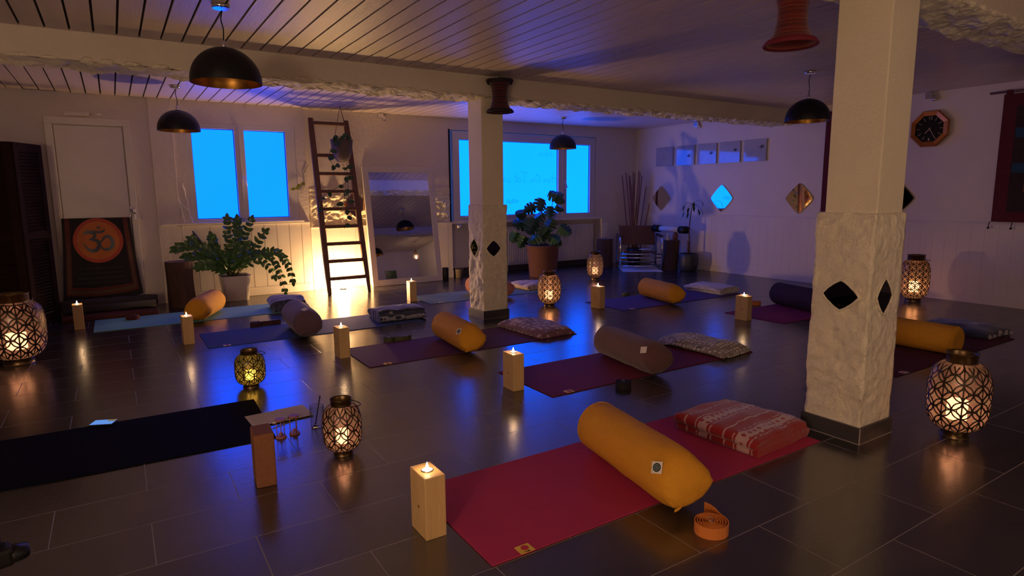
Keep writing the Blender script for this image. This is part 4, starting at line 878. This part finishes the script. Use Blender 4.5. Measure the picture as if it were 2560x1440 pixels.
# ------------------------------------------------------------------ clock
t=thing('wall_clock','gold rimmed octagonal wall clock with black face on the right wall','clock',(7.53,3.345,1.832))
b=MB(); n=10; ri,ro=.148,.205; vs=[]
def ck(a,r_,x): return (x,-r_*math.sin(a),r_*math.cos(a))
n=8
for k in range(n):
    for (r_,x) in ((ro*.97,0),(ro,-.02),(ro*.93,-.04),(ri,-.035),(ri,-.02)): vs.append(ck(2*PI*(k+.5)/n,r_,x))
b.add(vs,[[k*5+j,k*5+j+1,((k+1)%n)*5+j+1,((k+1)%n)*5+j] for k in range(n) for j in range(4)]); b.build('rim',mat('polished_copper_gold',(.50,.20,.06),.25,metal=1,var=.05),t)
MB().add([ck(2*PI*(k+.5)/n,ri+.006,-.021) for k in range(n)],[list(range(n))]).build('dial',mat('glossy_black_dial',(.006,.006,.007),.15),t)
M_cg=mat('gold_print',(.7,.5,.28),.3,metal=.8)
for k in range(12):
    if k in (0,6): text('numeral','12' if k==0 else '6',.042,M_cg,t,(-.0225,0,.112 if k==0 else -.112),(PI/2,0,-PI/2)); continue
    a=2*PI*k/12; MB().ribbon([ck(a,.095,-.022),ck(a,.13,-.022)],.0015,.004,(-1,0,0)).build('hour_mark',M_cg,t)
for (a,l,w_) in ((2*PI*(7.4/12),.065,.006),(2*PI*(25/60),.11,.0045)): MB().ribbon([ck(a,-.012,-.024),ck(a,l,-.024)],.0015,w_,(-1,0,0)).build('hand',M_cg,t)
# ------------------------------------------------------------------ wall carpets
def carpet(label,y0,y1,z0,z1,rod=True):
    t=thing('wall_carpet',label,'wall hanging',(7.50,y0,z1)); w_=y1-y0; h=z1-z0; K=14; vs=[]
    for i in range(K+1):
        for j in range(K+1): vs.append((-.006*nz((i*.3,j*.3,0),1),w_*i/K,-h*j/K))
    b=MB(); b.S=True; b.add(vs,[[i*(K+1)+j,i*(K+1)+j+1,(i+1)*(K+1)+j+1,(i+1)*(K+1)+j] for i in range(K) for j in range(K)]); b.add([Vector(v)+Vector((.006,0,0)) for v in vs],[[i*(K+1)+j,i*(K+1)+j+1,(i+1)*(K+1)+j+1,(i+1)*(K+1)+j] for i in range(K) for j in range(K)]); b.build('woven_field',M_carp,t)
    c=MB().box((-.010,.12,-h+.10),(-.006,w_-.12,-.12)); c.build('dark_field',M_carpk,t)
    zz=-.16
    for k in range(7):
        if zz-.15<-h+.10: break
        if k%2==0:
            MB().box((-.012,.24,zz-.11),(-.0095,w_-.24,zz)).build('rust_motif',M_carpo,t)
        else: MB().box((-.012,.13,zz-.09),(-.0095,w_-.13,zz)).build('teal_stripe',M_carpb,t)
        zz-=.17
    if rod: MB().tube([(0,-.1,.025),(0,w_+.12,.025)],.012,10).build('rod',M_ladder,t); MB().box((-.015,w_-.07,-.01),(.01,w_-.02,.04)).box((-.015,.02,-.01),(.01,.07,.04)).build('hanging_loop',M_carp,t)
    b=MB()
    for yy in (w_+.01,w_-.18,w_-.4): b.tube([(-.005,yy,-h),(-.008,yy+.005,-h-.05)],.004,5).lathe([(.001,-.02),(.012,-.012),(.010,0),(.001,.006)],8,(-.008,yy+.005,-h-.055))
    b.build('tassel',M_carpk,t); return t
carpet('dark red woven carpet with teal stripes hanging at the right picture edge',1.75,2.695,.855,2.10)
carpet('deep red hanging almost hidden behind the thick right pillar',3.87,4.515,.92,2.14,False)
# ------------------------------------------------------------------ armchair
cc=Vector((6.93,7.13,0)); ang=math.atan2(-.80,-.60)
t=thing('armchair','chrome tube armchair with brown leather sling back by the far corner','armchair',cc,ang+PI/2)
# local: x = width, -y = front
hw=.315
for s in (-1,1):
    P=[(s*hw,-.30,.02),(s*hw,-.30,.46),(s*hw,-.27,.50),(s*hw,.26,.50),(s*hw,.30,.46),(s*hw,.30,.02)]; MB().tube(P,.013,10).tube([(s*hw,-.30,.02),(s*hw,.30,.02)],.013,10).build('side_frame',M_chrome,t)
    MB().ribbon([(s*hw,-.27,.50),(s*hw,.26,.50)],.03,.035).build('armrest',M_leather,t)
    MB().tube([(s*.26,-.26,.27),(s*.26,.20,.20),(s*.285,.33,.68)],.010,8).build('seat_tube',M_chrome,t)
b=MB()
for (y,z) in ((-.30,.06),(-.27,.185),(-.27,.24),(.30,.06)): MB().tube([(-hw+.01,y,z),(hw-.01,y,z)],.010,8).build('cross_bar',M_chrome,t)
MB().box((-.285,.20,.35),(.285,.225,.66),.008,Matrix.Rotation(-.22,3,'X'),(0,.2,.35)).build('backrest',M_leather,t)
MB().box((-.26,-.25,.27),(.26,.18,.285),.005,Matrix.Rotation(-.12,3,'X'),(0,-.25,.27)).build('seat',M_leather,t)
b=MB(); b.add([(-.13,-.22,.292),(.10,-.24,.292),(.06,-.15,.33),(-.02,-.1,.30)],[[0,1,2],[0,2,3]]); 
tag(MB().box((6.93,7.0,.288),(7.07,7.12,.300),.003).build('folded_cloth',M_tag),'small pale cloth lying on the armchair seat','cloth')
o=MB().box((-.30,-.40,0),(.30,.40,.003),.001).build('sheepskin_rug',M_rug,None,(6.86,7.05,0),(0,0,math.atan2(-.40,.58))); tag(o,'pale rug on the floor under and in front of the chrome armchair','rug')
# roller on wall, ornaments
t=thing('wall_roll','white roll with black ends fixed low on the right wall behind the armchair','roll',(7.2,6.74,.616))
MB().tube([(0,-.22,0),(0,.22,0)],.042,20).build('white_roll',M_tag,t)
for y in (-.34,.20): MB().tube([(0,y,0),(0,y+.14,0)],.055,20).build('black_end',M_dark,t)
for y in (-.12,.12): MB().tube([(0,y,0),(.33,y,0)],.008,8).build('bracket',M_dark,t)
t=thing('star_figurine','small white figurine on the tree stump right of the armchair','figurine',(7.13,6.72,.452))
MB().lathe([(.001,0),(.03,0),(.022,.03),(.010,.065),(.008,.08),(.012,.09),(.010,.10),(.001,.108)],20).build('body',M_tag,t)
b=MB()
for k in range(5): a=2*PI*k/5+PI/2; b.tube([(0,0,.085),(.035*math.cos(a)*.7,-.035*math.cos(a)*.7,.085+.035*math.sin(a))],[.008,.001],6)
b.build('wings',M_tag,t)
t=thing('terracotta_vase','small terracotta bottle beside the white figurine on the stump','vase',(7.215,6.64,.452))
MB().lathe([(.03,0),(.04,.02),(.042,.08),(.03,.11),(.012,.125),(.012,.15),(.008,.15)],24).build('body',mat('terracotta',(.22,.07,.035),.7,var=.1),t)
# ------------------------------------------------------------------ OM cloth
t=thing('om_wall_cloth','black cloth with an orange disc and Om sign hanging on the left door','wall hanging',(-.155,7.74,.965))
K=20; vs=[]; h=.82
def CL(u,v,o=0):                                        # u -1..1, v 0 top..1 bottom
    v=max(v,.0)
    w_=.295+.055*v**1.5; return Vector((u*w_,-.03-.10*v**1.3+.016*math.sin(u*7)*v-.01*math.cos(u*3)*v-o,-h*v-.035*(1-u*u)*v+.012*u*v))
def cgrid(b,u0,u1,v0,v1,o,n=K):
    vs=[CL(u0+(u1-u0)*i/n,v0+(v1-v0)*j/n,o) for i in range(n+1) for j in range(n+1)]
    b.S=True; b.add(vs,[[i*(n+1)+j,i*(n+1)+j+1,(i+1)*(n+1)+j+1,(i+1)*(n+1)+j] for i in range(n) for j in range(n)]); b.S=False; return b
M_cb=mat('black_printed_cotton',(.008,.006,.006),.8); M_co=mat('rust_printed_border',(.10,.022,.012),.85,var=.5,scale=40); M_cg2=mat('dull_gold_print',(.09,.06,.025),.8,var=.6,scale=80)
b=cgrid(MB(),-1,1,0,1,0); cgrid(b,-1,1,0,1,-.004); b.build('cloth',M_cb,t)
b=MB(); cgrid(b,-.92,-.78,.0,.93,.002); cgrid(b,.78,.92,0,.93,.002); cgrid(b,-.92,.92,.83,.93,.0025); b.build('rust_border',M_co,t)
b=MB(); cgrid(b,-.87,-.82,.3,.90,.004); cgrid(b,.82,.87,.3,.90,.004); cgrid(b,-.87,.87,.87,.90,.004); b.build('gold_border',M_cg2,t)
def disc(b,rx,o,cv=.27,n=48):
    c=CL(0,cv,o); P=[]; 
    for rk in (.2,.4,.6,.8,1):
        for i in range(n): a=2*PI*i/n; P.append(CL(rk*rx*math.cos(a)/.305,cv+rk*rx*math.sin(a)/h,o))
    b.S=True; b.add([c]+P,[[0,1+i,1+(i+1)%n] for i in range(n)]+[[1+k*n+i,1+k*n+(i+1)%n,1+(k+1)*n+(i+1)%n,1+(k+1)*n+i] for k in range(4) for i in range(n)]); b.S=False; return b
disc(MB(),.219,.006).build('disc_rim',mat('deep_orange_print',(.42,.045,.012),.6,var=.2,scale=30),t); disc(MB(),.186,.008).build('disc_centre',mat('golden_orange_print',(.50,.13,.015),.6,var=.3,scale=8),t)
MO=mat('slate_blue_print',(.02,.028,.045),.4,var=.2)
def stroke(pts,ws,o=.013):
    b=MB(); Q=[]; n=len(pts)
    # catmull-rom
    for i in range(n-1):
        p0,p1,p2,p3=[Vector(pts[max(0,min(n-1,i+k))]) for k in (-1,0,1,2)]
        for k in range(6):
            s=k/6; Q.append(((2*p1+(p2-p0)*s+(2*p0-5*p1+4*p2-p3)*s*s+(3*p1-p0-3*p2+p3)*s**3)*.5,ws[i]+(ws[i+1]-ws[i])*s))
    Q.append((Vector(pts[-1]),ws[-1])); L_,R_=[],[]
    for i,(p,w_) in enumerate(Q):
        d=(Q[min(i+1,len(Q)-1)][0]-Q[max(i-1,0)][0]).normalized(); nn=Vector((-d.y,d.x))*w_
        for lst,s in ((L_,1),(R_,-1)): pp=p+nn*s; lst.append(CL(pp.x*1.08/.305,.27-pp.y*1.08/h,o))
    m_=len(Q); return b.add(L_+R_,[[i,i+1,m_+i+1,m_+i] for i in range(m_-1)])
stroke([(-.118,.058),(-.085,.078),(-.04,.072),(-.025,.045),(-.05,.018),(-.072,.012),(-.045,.008),(-.008,-.005),(.002,-.05),(-.03,-.088),(-.075,-.083),(-.105,-.05),(-.12,-.02)],[.004,.014,.015,.013,.009,.006,.010,.015,.017,.017,.013,.006,.001]).build('om_symbol',MO,t)
stroke([(-.02,-.005),(.01,-.015),(.03,.0),(.055,.03),(.09,.028),(.11,-.01),(.105,-.06),(.07,-.085),(.03,-.08),(.022,-.055)],[.006,.007,.008,.012,.014,.016,.016,.014,.008,.003]).build('om_symbol',MO,t)
stroke([(-.035,.095),(-.012,.078),(.02,.075),(.048,.085),(.058,.105)],[.002,.009,.012,.010,.002]).build('om_symbol',MO,t)
stroke([(-.004,.125),(.010,.113),(.020,.123)],[.004,.012,.004]).build('om_symbol',MO,t)
M_ct=mat('faint_grey_print',(.05,.045,.04),.8)
for k,s in enumerate(('OM BHUR BHUVAH SWAHA','TAT SAVITUR VARENYAM','BHARGO DEVASYA DHIMAHI','DHIYO YO NAH PRACHODAYAT')):
    p=CL(0,.60+.058*k,.020); text('printed_verse',s,.031,M_ct,t,p,(PI/2-.13,0,0))
for s in (-1,1): MB().tube([(s*.292,-.02,-.01),(s*.31,.01,.04),(s*.315,.04,.07)],.005,6).build('hanging_tape',M_white,t)
# ------------------------------------------------------------------ screen and mats at left
t=thing('folding_screen','dark louvred wooden folding screen at the left picture edge','folding screen',(-.70,7.0,0))
def panel(A,B,h=1.66):
    A=Vector(A);B=Vector(B); d=(B-A); ln=d.length; a=math.atan2(d.y,d.x); b=MB(); b.box((0,-.014,0),(.06,.014,h),.003).box((ln-.06,-.014,0),(ln,.014,h),.003).box((.06,-.014,h-.07),(ln-.06,.014,h)).box((.06,-.014,.0),(ln-.06,.014,.09)).box((.06,-.014,.8),(ln-.06,.014,.87))
    z=.1
    while z<h-.07:
        if not .80<z<.845: b.box((.055,-.003,z),(ln-.055,.003,z+.034),0,Matrix.Rotation(.6,3,'X'),(0,0,z+.017))
        z+=.030
    o=b.build('louvre_panel',M_screen,t,(A.x,A.y,0),(0,0,a))
panel((.0,0,0),(.17,.38,0)); panel((-.5,.06,0),(-.005,0,0)); panel((-.95,-.2,0),(-.505,.06,0))
o=MB().box((-.50,7.10,0),(.30,7.46,.045),.012).build('folded_red_mat',mm('folded_red_rubber',(.075,.014,.012))); tag(o,'dark red folded mat on the floor below the Om cloth','mat')
b=MB(); b.S=True
P=[(-.52+.83*i/12,7.43+.01*math.sin(i),.045+.066) for i in range(13)]; b.tube(P,[.05]+[.058+.004*math.sin(i*2.2) for i in range(11)]+[.05],20); b.tube([(-.50,7.30,.045+.042),(.29,7.31,.045+.042)],.038,16)
tag(b.build('rolled_blanket',mat('dark_grey_wool',(.035,.03,.03),.95,var=.3)),'dark grey rolled blanket on top of the dark red folded mat','blanket')
tag(MB().lathe([(.001,0),(.05,.0),(.065,.02),(.05,.045),(.001,.05)],20,(.07,6.93,0)).build('strap_bag',mat('dark_crimson_cloth',(.06,.006,.008),.9)),'dark crimson lump on the floor in front of the folded red mat','bag')
# ------------------------------------------------------------------ hanging candle lantern seen in the mirror, and unseen globes added behind the viewer for warm ambient light
for i,(p,e) in enumerate(FILL_GLOBES):
    t=thing('paper_globe_lamp',['warm paper globe lamp standing behind the viewer at left','warm paper globe lamp standing behind the viewer at right'][i],'floor lamp',(p[0],p[1],0))
    MB().lathe([(.12,0),(.12,.015),(.015,.03),(.012,p[2]-.2)],20).build('stand',M_dark,t)
    m,ns,L=mk('glowing_paper_shade'); ns.remove(ns['Principled BSDF']); em=ns.new('ShaderNodeEmission'); em.inputs[0].default_value=(*WARM,1); em.inputs[1].default_value=e; L.new(em.outputs[0],ns['Material Output'].inputs[0])
    MB().lathe([(.002,p[2]-.2)]+[(.2*math.sin(PI*k/14),p[2]-.2*math.cos(PI*k/14)) for k in range(1,14)]+[(.002,p[2]+.2)],28).build('paper_shade',m,t)

t=thing('hanging_candle_lantern','pierced teardrop lantern with a lit candle seen in the leaning mirror','lantern',(6.95,.10,1.74))
b=MB(); hl=.26
pr=[(.03,0),(.06,.02),(.075,.07),(.066,.13),(.04,.19),(.014,.235),(.004,.26)]
for k in range(14):
    for g in (-1,1): b.tube([(r_*math.cos(2*PI*k/14+g*z*5),r_*math.sin(2*PI*k/14+g*z*5),z) for r_,z in pr],.003,5)
b.tube([(0,0,.26),(0,0,.48)],.002,5).lathe([(.001,0),(.032,0),(.032,.004)],20); b.build('pierced_shade',M_brass,t)
MB().lathe([(.02,.004),(.02,.05)],16).build('candle',M_candle,t); lamp('hanging_glow',(6.95,.10,1.82),3.0,(1,.62,.38),.015)
tag(MB().box((6.5,YF,1.45),(6.82,YF+.02,1.68),.003).build('green_picture',M_leafd),'small dark green picture on the front wall seen in the mirror','picture')
